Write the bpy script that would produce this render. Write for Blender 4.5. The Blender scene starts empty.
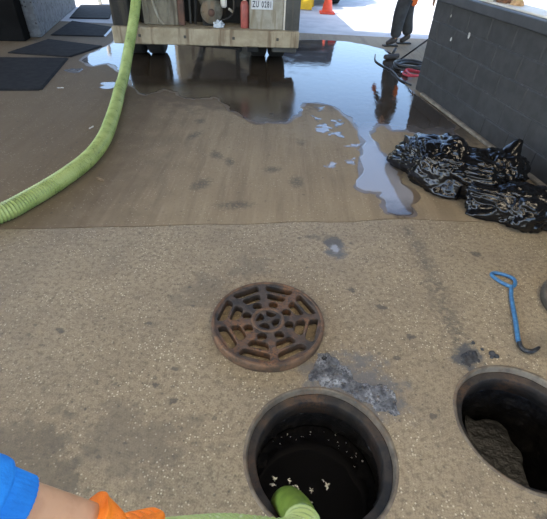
import bpy, bmesh, math, random
from mathutils import Vector, Matrix, noise
random.seed(7)
sc = bpy.context.scene
C = sc.collection
PI = math.pi

# ------------------------------------------------------------------ camera
FPX, PITCH, ROLL, CAMH = 414.3, math.radians(38.83), math.radians(3.02), 1.6
cam = bpy.data.cameras.new('camera')
cam.sensor_fit = 'HORIZONTAL'; cam.sensor_width = 36.0; cam.lens = 36.0 * FPX / 547.0
cam.clip_start = 0.02; cam.clip_end = 500
cam_ob = bpy.data.objects.new('camera', cam); C.objects.link(cam_ob)
fw = Vector((0, math.cos(PITCH), -math.sin(PITCH))); up0 = Vector((0, math.sin(PITCH), math.cos(PITCH))); rt0 = Vector((1, 0, 0))
rt = rt0 * math.cos(ROLL) + up0 * math.sin(ROLL)
upv = -rt0 * math.sin(ROLL) + up0 * math.cos(ROLL)
m = Matrix((rt, upv, -fw)).transposed().to_4x4(); m.translation = (0, 0, CAMH)
cam_ob.matrix_world = m
sc.camera = cam_ob

# ------------------------------------------------------------------ world, sun, exposure
SUN_EL, SUN_AZ = math.radians(50), math.atan2(-.36, -.93)      # sun over the left shoulder, above the canopy
sun_dir = Vector((math.cos(SUN_EL) * math.cos(SUN_AZ), math.cos(SUN_EL) * math.sin(SUN_AZ), math.sin(SUN_EL)))
w = bpy.data.worlds.new('world'); sc.world = w; w.use_nodes = True
wn = w.node_tree.nodes; wl = w.node_tree.links
bg = wn['Background']
sky = wn.new('ShaderNodeTexSky'); sky.sky_type = 'NISHITA'; sky.sun_disc = False
sky.sun_elevation = SUN_EL; sky.sun_rotation = math.atan2(sun_dir.x, sun_dir.y)
sky.air_density = 1.0; sky.dust_density = 1.6; sky.ozone_density = 2.5
wl.new(sky.outputs[0], bg.inputs[0]); bg.inputs[1].default_value = 0.75
sl = bpy.data.lights.new('sun', 'SUN'); sl.energy = 9.0; sl.angle = math.radians(0.6); sl.color = (1, 0.95, 0.86)
so = bpy.data.objects.new('sun', sl); C.objects.link(so)
so.rotation_euler = (-sun_dir).to_track_quat('-Z', 'Y').to_euler(); so.location = (-8, -4, 14)
vs = sc.view_settings
vs.view_transform = 'Standard'; vs.look = 'None'; vs.gamma = 1.0; vs.use_curve_mapping = False
vs.exposure = 0.0
sc.cycles.sample_clamp_indirect = 6.0

# ------------------------------------------------------------------ node helper
class S:
    """a shader socket with arithmetic"""
    def __init__(s, t, sock): s.t = t; s.s = sock
    def _m(s, op, *a, clamp=False):
        n = s.t.nodes.new('ShaderNodeMath'); n.operation = op; n.use_clamp = clamp
        for i, v in enumerate((s,) + a):
            if isinstance(v, S): s.t.links.new(v.s, n.inputs[i])
            else: n.inputs[i].default_value = v
        return S(s.t, n.outputs[0])
    def __add__(s, o): return s._m('ADD', o)
    def __sub__(s, o): return s._m('SUBTRACT', o)
    def __mul__(s, o): return s._m('MULTIPLY', o)
    def __truediv__(s, o): return s._m('DIVIDE', o)
    def mx(s, o): return s._m('MAXIMUM', o)
    def mn(s, o): return s._m('MINIMUM', o)
    def absv(s): return s._m('ABSOLUTE')
    def step(s, a, b):
        n = s.t.nodes.new('ShaderNodeMapRange'); n.interpolation_type = 'SMOOTHSTEP'
        s.t.links.new(s.s, n.inputs[0]); n.inputs[1].default_value = a; n.inputs[2].default_value = b
        if a > b:
            n.inputs[1].default_value = b; n.inputs[2].default_value = a; n.inputs[3].default_value = 1; n.inputs[4].default_value = 0
        return S(s.t, n.outputs[0])

class Mat:
    def __init__(s, name):
        s.m = bpy.data.materials.new(name); s.m.use_nodes = True; s.t = s.m.node_tree
        s.b = s.t.nodes['Principled BSDF']
        s.g = s.t.nodes.new('ShaderNodeNewGeometry'); s.tc = s.t.nodes.new('ShaderNodeTexCoord')
        s._xyz = None
    def vec(s, kind='world', scale=(1, 1, 1), rotz=0):
        mp = s.t.nodes.new('ShaderNodeMapping'); mp.inputs['Scale'].default_value = scale; mp.inputs['Rotation'].default_value = (0, 0, rotz)
        src = s.g.outputs['Position'] if kind == 'world' else s.tc.outputs['Object']
        s.t.links.new(src, mp.inputs[0]); return mp.outputs[0]
    def xyz(s):
        if not s._xyz:
            n = s.t.nodes.new('ShaderNodeSeparateXYZ'); s.t.links.new(s.g.outputs['Position'], n.inputs[0])
            s._xyz = [S(s.t, o) for o in n.outputs]
        return s._xyz
    def noise(s, scale, detail=4, rough=.55, kind='world', vs=(1, 1, 1), dist=0, rotz=0):
        n = s.t.nodes.new('ShaderNodeTexNoise'); n.inputs['Scale'].default_value = scale; n.inputs['Detail'].default_value = detail
        n.inputs['Roughness'].default_value = rough; n.inputs['Distortion'].default_value = dist
        s.t.links.new(s.vec(kind, vs, rotz), n.inputs['Vector']); return S(s.t, n.outputs['Fac'])
    def vor(s, scale, feature='F1', kind='world', out='Distance', rnd=1, vs=(1, 1, 1)):
        n = s.t.nodes.new('ShaderNodeTexVoronoi'); n.feature = feature; n.inputs['Scale'].default_value = scale; n.inputs['Randomness'].default_value = rnd
        s.t.links.new(s.vec(kind, vs), n.inputs['Vector'])
        if out == 'Color':
            q = s.t.nodes.new('ShaderNodeSeparateColor'); s.t.links.new(n.outputs['Color'], q.inputs[0]); return S(s.t, q.outputs[0])
        return S(s.t, n.outputs[out])
    def mix(s, f, a, b):
        n = s.t.nodes.new('ShaderNodeMix'); n.data_type = 'RGBA'
        if isinstance(f, S): s.t.links.new(f.s, n.inputs[0])
        else: n.inputs[0].default_value = f
        for i, v in ((6, a), (7, b)):
            if isinstance(v, tuple): n.inputs[i].default_value = (*v, 1)
            else: s.t.links.new(v, n.inputs[i])
        return n.outputs[2]
    def blob(s, cx, cy, rx, ry, warp=None, amt=.5, rot=0):
        x, y, z = s.xyz()
        c, n = math.cos(rot), math.sin(rot)
        dx = x - cx; dy = y - cy
        u = (dx * c + dy * n) / rx; v = (dy * c - dx * n) / ry
        d = (u * u + v * v)._m('SQRT')
        if warp is not None: d = d + (warp - .5) * (amt * 2.0)
        return d.step(1.15, .55)
    def set(s, col=None, rough=None, metal=None, spec=None, ior=None, coat=None, bump=None, bstr=.3, bdist=.01, emit=None, estr=0, sss=None):
        def put(k, v):
            i = s.b.inputs[k]
            if isinstance(v, S): s.t.links.new(v.s, i)
            elif isinstance(v, tuple): i.default_value = (*v, 1)
            elif isinstance(v, (int, float)): i.default_value = v
            else: s.t.links.new(v, i)
        if col is not None: put('Base Color', col)
        if rough is not None: put('Roughness', rough)
        if metal is not None: put('Metallic', metal)
        if spec is not None: put('Specular IOR Level', spec)
        if ior is not None: put('IOR', ior)
        if coat is not None: put('Coat Weight', coat)
        if emit is not None: put('Emission Color', emit); put('Emission Strength', estr)
        if bump is not None:
            n = s.t.nodes.new('ShaderNodeBump'); n.inputs['Strength'].default_value = bstr; n.inputs['Distance'].default_value = bdist
            s.t.links.new(bump.s, n.inputs['Height']); s.t.links.new(n.outputs[0], s.b.inputs['Normal'])
        return s.m

def simple(name, a, b=None, scale=8, rough=.6, metal=0, bstr=.15, kind='world', spec=.5, detail=4, lo=.35, hi=.65, vs=(1, 1, 1), bdist=.004):
    M = Mat(name)
    n = M.noise(scale, detail, kind=kind, vs=vs)
    b = b or tuple(v * .7 for v in a)
    return M.set(M.mix(n.step(lo, hi), a, b), rough, metal, spec, bump=n, bstr=bstr, bdist=bdist)

# ------------------------------------------------------------------ materials
def mat_floor(name, near):
    M = Mat(name); x, y, z = M.xyz()
    big = M.noise(.9, 3); mid = M.noise(4.5, 5, .6); fine = M.noise(38, 4, .65); vfine = M.noise(150, 2)
    wp = M.noise(9, 5, .65); wp2 = M.noise(28, 4, .7)
    if near:
        col = M.mix(big.step(.3, .7), (.33, .265, .170), (.27, .215, .138))
        col = M.mix(mid.step(.42, .72) * .55, col, (.20, .16, .108))
        col = M.mix(fine.step(.42, .70) * .75, col, (.14, .11, .073))
        col = M.mix(vfine.step(.52, .72) * .45, col, (.42, .345, .225)); col = M.mix(vfine.step(.48, .30) * .45, col, (.10, .08, .056))
    else:
        strk = M.noise(7, 5, .65, vs=(1, .10, 1), rotz=math.radians(8))
        strk2 = M.noise(26, 3, .6, vs=(1, .06, 1), rotz=math.radians(6))
        col = M.mix(big.step(.3, .7), (.300, .237, .150), (.245, .190, .120))
        col = M.mix(strk.step(.42, .7) * .5, col, (.150, .110, .072))
        col = M.mix(strk2.step(.5, .72) * .35, col, (.35, .275, .18))
        col = M.mix(fine.step(.5, .8) * .3, col, (.13, .10, .075))
        # the browner, dirtier part of the slab beneath the hose, with light falloff painted in
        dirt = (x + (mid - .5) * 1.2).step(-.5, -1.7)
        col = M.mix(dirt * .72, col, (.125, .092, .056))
    # exposed aggregate: light chips
    chips = M.vor(95 if near else 70, out='Color'); cd = M.vor(95 if near else 70)
    chip = chips.step(.80, .84) * cd.step(.42, .25) * M.noise(3.2, 3).step(.33, .60)
    col = M.mix(chip * (.9 if near else .3), col, (.62, .55, .40))
    pits = M.vor(60, out='Color').step(.90, .93) * M.vor(60).step(.40, .22)
    col = M.mix(pits * (.55 if near else .25), col, (.07, .06, .045))
    # grime that hangs around as freckles
    freck = M.vor(24, out='Color').step(.90, .93) * (M.vor(24) + (wp2 - .5) * 1.4).step(.26, .10)
    col = M.mix(freck * (.55 if near else .4), col, (.075, .066, .055))
    def stain(cx, cy, rx, ry, c, k, amt=1.2, rot=0):
        nonlocal col
        col = M.mix(M.blob(cx, cy, rx, ry, wp, amt, rot) * k, col, c)
    dk = (.085, .075, .062)
    if near:
        # dark dripped trail running from the puddle to the open manhole
        for cx, cy, r in ((.92, 2.38, .07), (.94, 2.2, .08), (.95, 2.02, .09), (.96, 1.82, .10), (.955, 1.62, .11), (.96, 1.44, .10)):
            col = M.mix(M.blob(cx, cy, r, r * 1.5, wp2, 2.2) * wp2.step(.40, .6) * .75, col, dk)
        stain(.39, 2.14, .07, .13, (.10, .105, .115), .85, 1.6)
        col = M.mix(M.blob(.39, 2.13, .03, .05, wp2, 1.2) * .8, col, (.34, .36, .40))
        stain(.34, 2.25, .12, .08, dk, .5, 2.5)
        stain(.40, 1.12, .26, .16, (.12, .12, .125), .75, 1.6, -.4)
        stain(.98, 1.30, .09, .08, (.07, .075, .08), .9, 1.8)
        stain(-.33, 1.65, .20, .16, dk, .35, 2.4); stain(-.15, 1.90, .12, .10, dk, .3, 2.4)
        stain(-.55, .80, .30, .16, (.13, .108, .08), .5, 2.0); stain(-.95, .70, .3, .2, (.12, .10, .07), .6, 1.8)
        for cx, cy, r in ((-.49, 1.06, .022), (-.40, .99, .02), (-.42, 1.15, .018), (-1.03, 1.34, .022), (.60, 1.62, .03), (.72, 1.42, .025), (.62, 1.28, .02), (1.02, .60, .03), (.45, 1.75, .025), (1.3, 2.15, .04), (.72, .98, .02), (-.62, 1.42, .02)):
            col = M.mix(M.blob(cx, cy, r, r * .8, wp2, 2.0) * .7, col, (.07, .062, .052))
        stain(1.38, 1.40, .16, .10, dk, .35, 1.5)
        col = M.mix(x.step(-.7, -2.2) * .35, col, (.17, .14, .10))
    else:
        for cx, cy, rx, ry, r in ((-.82, 3.83, .05, .13, -.4), (-.60, 2.88, .07, .12, -.5), (-.55, 3.42, .06, .10, .4), (-.42, 3.30, .05, .09, .2), (-.83, 4.2, .06, .08, 0), (-.05, 3.2, .08, .06, .3), (.15, 3.0, .06, .10, 0), (-.3, 2.6, .14, .06, .2), (.2, 3.8, .05, .09, .2)):
            col = M.mix(M.blob(cx, cy, rx, ry, wp2, 2.2, r) * wp2.step(.3, .55) * .7, col, dk)
        stain(.92, 2.63, .09, .10, (.05, .042, .036), .9, .9)
        stain(.5, 4.1, .5, .35, (.30, .245, .165), .5, 1.2)
        # damp margin beside the standing water
        stain(-.6, 5.1, 1.5, .62, (.12, .092, .064), .75, .8, .05); stain(1.75, 4.6, .5, .75, (.075, .062, .046), .85, .6)
    h = fine * .5 + vfine * .5 + mid * .6
    return M.set(col, (fine * .25 + (.50 if near else .62)), 0, (.4 if near else .18), bump=h, bstr=.45 if near else .2, bdist=.006)

def mat_puddle(name, base, base2, rip=.05):
    M = Mat(name)
    n = M.noise(3.5, 5, .6); r = M.noise(14, 3, .5, vs=(1, .6, 1))
    x_, y_, z_ = M.xyz(); soap = (y_ + (n - .5) * .8).step(4.6, 3.6) * (y_ + (n - .5) * .3).step(2.55, 2.85)
    return M.set(M.mix(soap * .85, M.mix(n.step(.35, .65), base, base2), (.30, .295, .31)), n.step(.45, .75) * .12 + .04 + ((x_ + (n - .5) * .9).step(.45, .05) * (y_ + (n - .5) * 1.2).step(6.0, 5.2)) * .13, 0, .5, ior=1.5, bump=r, bstr=rip, bdist=.004)

def mat_rust(name, a, b, c, rough=.62, metal=.35):
    M = Mat(name); n = M.noise(14, 6, .65); f = M.noise(70, 4, .7); k = M.noise(5, 3)
    col = M.mix(n.step(.38, .62), a, b); col = M.mix((k.step(.45, .7)) * f.step(.35, .6), col, c)
    return M.set(col, f * .3 + (rough - .15), metal, .5, bump=f + n, bstr=.5, bdist=.004)

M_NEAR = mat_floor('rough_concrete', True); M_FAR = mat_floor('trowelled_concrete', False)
M_JOINT = simple('joint_grit', (.07, .06, .048), (.035, .03, .025), 30, .9)
M_PAVE = simple('yard_concrete', (.50, .49, .47), (.40, .395, .385), 2.2, .8, detail=8)
M_PUD = mat_puddle('puddle_water', (.036, .026, .017), (.056, .041, .027), .22)
M_PUD2 = mat_puddle('thin_water_film', (.16, .155, .15), (.10, .095, .09), .25)
M_BLOCK = simple('charcoal_block_paint', (.048, .049, .050), (.032, .033, .034), 9, .6, bstr=.35, detail=8)
M_MORTAR = simple('painted_mortar', (.045, .047, .050), (.10, .10, .098), 26, .7, lo=.5, hi=.75)
M_CAP = simple('charcoal_cap', (.060, .064, .070), (.045, .048, .053), 6, .5)
M_WHITE = simple('off_white_paint', (.72, .69, .62), (.60, .57, .50), 5, .5)
M_CHIP = simple('bare_plaster_chip', (.62, .60, .56), (.45, .44, .42), 40, .8)
M_KERB = simple('kerb_concrete', (.26, .225, .17), (.15, .13, .10), 12, .8)
M_SPECK = None
def mat_speck():
    M = Mat('spattered_blue_grey_render'); v = M.vor(22, out='Color'); n = M.noise(11, 5, .6)
    col = M.mix(n.step(.35, .65), (.22, .24, .275), (.14, .155, .18))
    col = M.mix(v.step(.78, .86) * M.vor(22).step(.42, .2), col, (.04, .04, .046))
    return M.set(col, .75, bump=n, bstr=.4)
M_SPECK = mat_speck()
M_VOIDBLACK = simple('void_shade_black', (.008, .008, .008), (.005, .005, .005), 4, .9, spec=.1)  # deep shade of the left opening put into a flat colour
M_CEIL = simple('roof_sheet', (.10, .10, .10), (.07, .07, .07), 1.5, .7)
M_MAT = simple('ribbed_rubber', (.024, .023, .022), (.014, .014, .014), 10, .85, bstr=.3, spec=.2)
M_MATGLINT = simple('puddle_glint_edge', (.34, .35, .37), (.22, .23, .25), 20, .4, metal=.6)
M_GRATE = mat_rust('rusty_cast_iron', (.090, .066, .050), (.038, .033, .029), (.24, .115, .052))
M_GRATERIM = mat_rust('rusty_rim_iron', (.17, .098, .056), (.075, .052, .036), (.27, .135, .065))
M_FRAME = mat_rust('frame_iron', (.12, .10, .080), (.075, .062, .050), (.17, .10, .055))
M_SEAT = mat_rust('greasy_brown_seat', (.045, .034, .025), (.018, .016, .014), (.11, .060, .032))
M_FRAME2 = mat_rust('pale_frame_iron', (.21, .175, .130), (.12, .098, .074), (.19, .125, .075))
def mat_slime():
    M = Mat('black_grease_lining'); n = M.noise(18, 6, .65); k = M.noise(6, 4)
    return M.set(M.mix(n.step(.45, .75), (.008, .008, .009), (.028, .026, .024)), k * .45 + .18, 0, .5, bump=n, bstr=.8, bdist=.02)
M_SLIME = mat_slime()
def mat_liquid():
    M = Mat('black_waste_liquid'); n = M.noise(10, 4, .6)
    return M.set(M.mix(n.step(.5, .8), (.004, .004, .005), (.010, .010, .010)), .09, 0, .4, bump=n, bstr=.04, bdist=.01)
M_LIQ = mat_liquid()
M_FLECK = simple('pale_scum_glint', (.88, .88, .86), (.76, .76, .74), 60, .5)
def mat_sludge():
    M = Mat('wet_grey_sludge'); n = M.noise(24, 6, .7); f = M.noise(90, 4, .7); k = M.noise(9, 4, .6)
    col = M.mix(n.step(.38, .62), (.035, .036, .042), (.15, .155, .165))
    col = M.mix(k.step(.42, .62) * f.step(.4, .6), col, (.36, .37, .38))
    return M.set(col, f * .5 + .15, 0, .5, bump=f + n, bstr=.8, bdist=.012)
M_SLUDGE = mat_sludge()
M_GRIT = simple('black_grit', (.02, .021, .024), (.045, .046, .05), 60, .6)
def mat_hose(name, a, b, c, axis=None):
    M = Mat(name); n = M.noise(7, 5, .6); f = M.noise(45, 4, .65)
    col = M.mix(n.step(.35, .65), a, b); col = M.mix(f.step(.52, .72) * n.step(.4, .6), col, c)
    return M.set(col, .42, 0, .5, bump=f, bstr=.15, bdist=.002)
M_HOSE = mat_hose('green_suction_hose', (.37, .45, .155), (.25, .33, .095), (.10, .125, .045))
M_HOSE2 = mat_hose('pale_green_suction_hose', (.42, .52, .20), (.34, .44, .14), (.56, .62, .38))
M_NOZZ = simple('dull_green_hose_end', (.17, .25, .035), (.11, .17, .022), 20, .4)
def mat_bag():
    M = Mat('black_polythene'); n = M.noise(22, 5, .6, dist=.6); f = M.noise(60, 3, .6, dist=.8)
    return M.set((.004, .004, .0045), .13, 0, .5, bump=n + f * .3, bstr=.16, bdist=.012)
M_BAG = mat_bag()
M_BLUE = simple('blue_painted_steel', (.055, .19, .36), (.035, .12, .25), 40, .4)
M_HOOKTIP = simple('worn_dark_steel', (.06, .065, .07), (.03, .03, .033), 40, .4, metal=.6)
M_LID = mat_rust('worn_grey_lid', (.27, .245, .19), (.20, .18, .14), (.14, .11, .08), .75, .1)
M_LIDEDGE = mat_rust('dark_lid_edge', (.15, .125, .092), (.08, .068, .052), (.16, .105, .065), .7, .2)
def mat_dirty(name, a, b, c, sc_=6, rough=.7):
    M = Mat(name); n = M.noise(sc_, 6, .65, kind='object'); v = M.noise(10, 4, .6, kind='object', vs=(1, 1, .12)); f = M.noise(50, 3, kind='object')
    col = M.mix(n.step(.38, .62), a, b); col = M.mix(v.step(.5, .68), col, c)
    return M.set(col, f * .3 + rough - .15, 0, .4, bump=n + f, bstr=.3)
M_BUMP = mat_dirty('muddy_bumper_paint', (.42, .36, .25), (.33, .275, .185), (.20, .15, .095))
M_TANPANEL = mat_dirty('muddy_panel', (.27, .245, .185), (.20, .18, .14), (.11, .095, .07))
M_PLATEPANEL = mat_dirty('pale_dusty_panel', (.38, .36, .30), (.30, .28, .22), (.24, .20, .13))
M_TRUCKDARK = mat_dirty('black_truck_steel', (.020, .019, .017), (.012, .012, .012), (.045, .038, .028))
M_TRUCKGREY = mat_dirty('dark_grey_truck_panel', (.085, .085, .078), (.06, .06, .055), (.10, .09, .07))
M_TANK = mat_dirty('dull_tank_steel', (.10, .10, .095), (.07, .07, .066), (.13, .11, .08))
M_REDBROWN = simple('rusty_red_post', (.13, .065, .042), (.075, .045, .034), 10, .7)
M_RED = simple('faded_red_paint', (.42, .105, .085), (.30, .085, .07), 14, .45)
M_PLATE = simple('number_plate_white', (.68, .70, .72), (.55, .57, .59), 12, .4)
M_PLATEINK = simple('number_plate_ink', (.05, .055, .075), (.03, .035, .05), 10, .5)
M_TYRE = simple('tyre_rubber', (.018, .018, .018), (.030, .028, .025), 12, .75)
M_HUB = simple('wheel_steel', (.20, .20, .19), (.12, .12, .11), 10, .5, metal=.5)
M_GLASS = simple('dark_window', (.02, .025, .03), (.015, .02, .025), 3, .08)
M_CLOTHW = simple('pale_blue_rag', (.60, .66, .72), (.48, .54, .60), 20, .8)
M_PUMP = mat_dirty('muddy_pump_iron', (.16, .15, .115), (.11, .10, .075), (.20, .15, .10), 14)
M_TROUS = simple('dark_work_trousers', (.050, .052, .055), (.032, .034, .037), 9, .85)
M_BOOT = simple('dark_boot_leather', (.050, .038, .032), (.03, .024, .02), 20, .6)
M_HIVIS = simple('orange_hi_vis', (.75, .16, .03), (.62, .12, .025), 10, .7)
M_ORGLOVE = None
def mat_knit(name, a, b, rough=.75, f=240):
    M = Mat(name); n = M.noise(20, 4); t = M.vor(f, kind='world')
    return M.set(M.mix(n.step(.35, .65), a, b), rough, 0, .3, bump=t + n * .5, bstr=.35, bdist=.002)
M_ORGLOVE = mat_knit('orange_rubber_glove', (.93, .235, .018), (.80, .17, .012), .5)
M_SLEEVE = mat_knit('blue_knit_sleeve', (.018, .22, .68), (.014, .17, .57), .85)
def mat_skin():
    M = Mat('skin'); n = M.noise(25, 4); f = M.noise(160, 3)
    m_ = M.set(M.mix(n.step(.35, .65), (.50, .275, .150), (.42, .218, .115)), .5, 0, .4, bump=f, bstr=.12, bdist=.002)
    return m_
M_SKIN = mat_skin()
M_HAIR = simple('dark_hair', (.03, .022, .016), (.018, .013, .01), 40, .6)
M_CONE = simple('cone_orange_red', (.80, .09, .035), (.68, .075, .03), 10, .5)
M_CONEW = simple('cone_white_band', (.8, .8, .8), (.7, .7, .7), 10, .4)
M_YEL = simple('yellow_plastic', (.80, .50, .02), (.70, .42, .015), 10, .5)
M_CAR = simple('dark_car_paint', (.025, .027, .032), (.02, .022, .026), 3, .25)
M_LAMPG = simple('tail_lamp_red', (.35, .01, .01), (.25, .008, .008), 10, .2)
M_BLKHOSE = simple('black_rubber_hose', (.014, .014, .015), (.03, .03, .03), 20, .4)
M_PINK = simple('red_rubber_hose', (.52, .05, .075), (.40, .04, .055), 20, .45)
M_ALU = simple('dull_aluminium', (.45, .46, .48), (.35, .36, .38), 20, .35, metal=.7)
M_BROWN = simple('brown_leather_glove', (.17, .075, .035), (.10, .048, .025), 20, .7)
M_TANRAG = simple('tan_rag', (.55, .36, .19), (.42, .27, .14), 20, .85)
M_PAPER = simple('paper', (.62, .60, .54), (.50, .48, .43), 20, .8)
M_LEAF = simple('dry_leaf', (.30, .22, .12), (.20, .14, .08), 30, .8)
def mat_fill():
    M = Mat('fill_glow'); return M.set((.9, .9, .88), .5, emit=(1, .86, .66), estr=FILL)
FILL = 23.0  # strength of the added fill lights
M_FILL = mat_fill()

# ------------------------------------------------------------------ geometry helpers
def link(name, me, mat=None, parent=None, smooth=False, angle=None):
    if mat is not None: me.materials.append(mat)
    if smooth: me.polygons.foreach_set('use_smooth', [True] * len(me.polygons))
    o = bpy.data.objects.new(name, me); C.objects.link(o)
    if parent: o.parent = parent
    return o
def from_bm(name, bm, mat, parent=None, smooth=False):
    bmesh.ops.recalc_face_normals(bm, faces=bm.faces)
    me = bpy.data.meshes.new(name); bm.to_mesh(me); bm.free()
    return link(name, me, mat, parent, smooth)
def tag(o, label, cat, group=None, kind=None):
    if label: o['label'] = label
    if cat: o['category'] = cat
    if group: o['group'] = group
    if kind: o['kind'] = kind
    return o
def empty(name, loc=(0, 0, 0), rz=0, parent=None):
    o = bpy.data.objects.new(name, None); C.objects.link(o); o.empty_display_size = .05
    o.location = loc; o.rotation_euler = (0, 0, rz)
    if parent: o.parent = parent
    return o
def bm_box(bm, c, s, bev=0, rot=None):
    mt = Matrix.Translation(c) @ (rot.to_4x4() if rot else Matrix()) @ Matrix.Diagonal((*s, 1))
    r = bmesh.ops.create_cube(bm, size=1, matrix=mt)
    if bev:
        es = list({e for v in r['verts'] for e in v.link_edges})
        bmesh.ops.bevel(bm, geom=es, offset=bev, segments=1, affect='EDGES')
def box(name, c, s, mat, parent=None, bev=.004, rot=None):
    bm = bmesh.new(); bm_box(bm, c, s, bev, rot); return from_bm(name, bm, mat, parent)
def catmull(pts, n=8, closed=False):
    P = [Vector(p) for p in pts]; out = []
    N = len(P); rng = range(N) if closed else range(N - 1)
    for i in rng:
        if closed: a, b, c, d = P[i - 1], P[i], P[(i + 1) % N], P[(i + 2) % N]
        else: a, b, c, d = P[max(i - 1, 0)], P[i], P[i + 1], P[min(i + 2, N - 1)]
        for k in range(n):
            t = k / n
            out.append(.5 * ((2 * b) + (c - a) * t + (2 * a - 5 * b + 4 * c - d) * t * t + (3 * b - a - 3 * c + d) * t ** 3))
    if not closed: out.append(P[-1].copy())
    return out
def resample(pts, step):
    L = [0]
    for a, b in zip(pts, pts[1:]): L.append(L[-1] + (b - a).length)
    n = max(2, int(L[-1] / step)); out = []; j = 0
    for i in range(n + 1):
        d = L[-1] * i / n
        while j < len(L) - 2 and L[j + 1] < d: j += 1
        t = (d - L[j]) / max(1e-9, L[j + 1] - L[j]); out.append(pts[j].lerp(pts[j + 1], t))
    return out
def tube(name, pts, rad, mat, parent=None, seg=12, cap=True, smooth=True, bm=None):
    """loft; rad is number or function(i, n)"""
    own = bm is None
    if own: bm = bmesh.new()
    n = len(pts); rings = []
    T = []
    for i in range(n):
        t = (pts[min(i + 1, n - 1)] - pts[max(i - 1, 0)]); T.append(t.normalized() if t.length > 1e-9 else Vector((0, 0, 1)))
    ref = Vector((0, 0, 1)) if abs(T[0].z) < .9 else Vector((1, 0, 0))
    u = (ref - T[0] * ref.dot(T[0])).normalized()
    for i in range(n):
        u = (u - T[i] * u.dot(T[i])).normalized(); v = T[i].cross(u)
        r = rad(i, n) if callable(rad) else rad
        ru, rv = r if isinstance(r, tuple) else (r, r)
        rings.append([bm.verts.new(pts[i] + u * math.cos(2 * PI * k / seg) * ru + v * math.sin(2 * PI * k / seg) * rv) for k in range(seg)])
    for a, b in zip(rings, rings[1:]):
        for k in range(seg): bm.faces.new((a[k], a[(k + 1) % seg], b[(k + 1) % seg], b[k]))
    if cap: bm.faces.new(rings[0][::-1]); bm.faces.new(rings[-1])
    if own: return from_bm(name, bm, mat, parent, smooth)
def lathe(name, prof, mat, parent=None, seg=64, loc=(0, 0, 0), smooth=True, jit=None, axis='Z', closed=False, bm=None):
    own = bm is None
    if own: bm = bmesh.new()
    rings = []
    for r, z in prof:
        ring = []
        for k in range(seg):
            a = 2 * PI * k / seg; rr = r
            dz = 0
            if jit: rr, dz = jit(r, z, a)
            x, y = rr * math.cos(a), rr * math.sin(a)
            p = Vector((x, y, z + dz)) if axis == 'Z' else (Vector((z + dz, x, y)) if axis == 'X' else Vector((x, z + dz, y)))
            ring.append(bm.verts.new(p + Vector(loc)))
        rings.append(ring)
    pr = list(zip(rings, rings[1:])) + ([(rings[-1], rings[0])] if closed else [])
    for a, b in pr:
        for k in range(seg): bm.faces.new((a[k], a[(k + 1) % seg], b[(k + 1) % seg], b[k]))
    if not closed:
        if prof[0][0] > 0: bm.faces.new(rings[0][::-1])
        if prof[-1][0] > 0: bm.faces.new(rings[-1])
        bmesh.ops.remove_doubles(bm, verts=bm.verts, dist=1e-6)
    if own: return from_bm(name, bm, mat, parent, smooth)
def poly_fill(bm, loops, z):
    es = []
    for lp in loops:
        vs_ = [bm.verts.new((p[0], p[1], z)) for p in lp]
        for i in range(len(vs_)): es.append(bm.edges.new((vs_[i], vs_[(i + 1) % len(vs_)])))
    r = bmesh.ops.triangle_fill(bm, use_beauty=True, use_dissolve=False, edges=es)
    return [g for g in r['geom'] if isinstance(g, bmesh.types.BMFace)]
def slab(name, loops, z0, z1, mat, parent=None):
    bm = bmesh.new(); f = poly_fill(bm, loops, z1)
    r = bmesh.ops.extrude_face_region(bm, geom=f)
    for v in [g for g in r['geom'] if isinstance(g, bmesh.types.BMVert)]: v.co.z = z0
    return from_bm(name, bm, mat, parent)
def circle(cx, cy, r, n=64): return [(cx + r * math.cos(2 * PI * i / n), cy + r * math.sin(2 * PI * i / n)) for i in range(n)]
def blobby(pts, n=5, j=.02, f=7, seed=0):
    out = []
    P = catmull([(p[0], p[1], 0) for p in pts], n, True)
    for p in P:
        q = p * f + Vector((seed, 0, 0))
        q2 = q * 3.7; k2 = .45
        out.append((p.x + j * (noise.noise(q) + k2 * noise.noise(q2)), p.y + j * (noise.noise(q + Vector((31, 7, 3))) + k2 * noise.noise(q2 + Vector((31, 7, 3))))))
    return out
def film(name, outline, mat, z=.004, edge=.012, parent=None):
    """a thin body of water or muck on the floor with a rounded margin"""
    n = len(outline); area = sum(outline[i][0] * outline[(i + 1) % n][1] - outline[(i + 1) % n][0] * outline[i][1] for i in range(n))
    s = 1 if area > 0 else -1; inner = []
    for i in range(n):
        a = Vector(outline[i - 1]); b = Vector(outline[(i + 1) % n]); t = (b - a)
        t = t.normalized() if t.length > 1e-9 else Vector((1, 0))
        inner.append((outline[i][0] - t.y * s * edge, outline[i][1] + t.x * s * edge))
    bm = bmesh.new(); f = poly_fill(bm, [inner], z)
    vin = [v for v in bm.verts]
    vo = [bm.verts.new((p[0], p[1], .0004)) for p in outline]
    for i in range(n):
        try: bm.faces.new((vo[i], vo[(i + 1) % n], vin[(i + 1) % n], vin[i]))
        except ValueError: pass
    for fc in bm.faces:
        if fc.normal.z < 0: fc.normal_flip()
    me = bpy.data.meshes.new(name); bm.normal_update()
    for fc in list(bm.faces):
        if fc.normal.z < 0: fc.normal_flip()
    bm.to_mesh(me); bm.free()
    return link(name, me, mat, parent)
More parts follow.
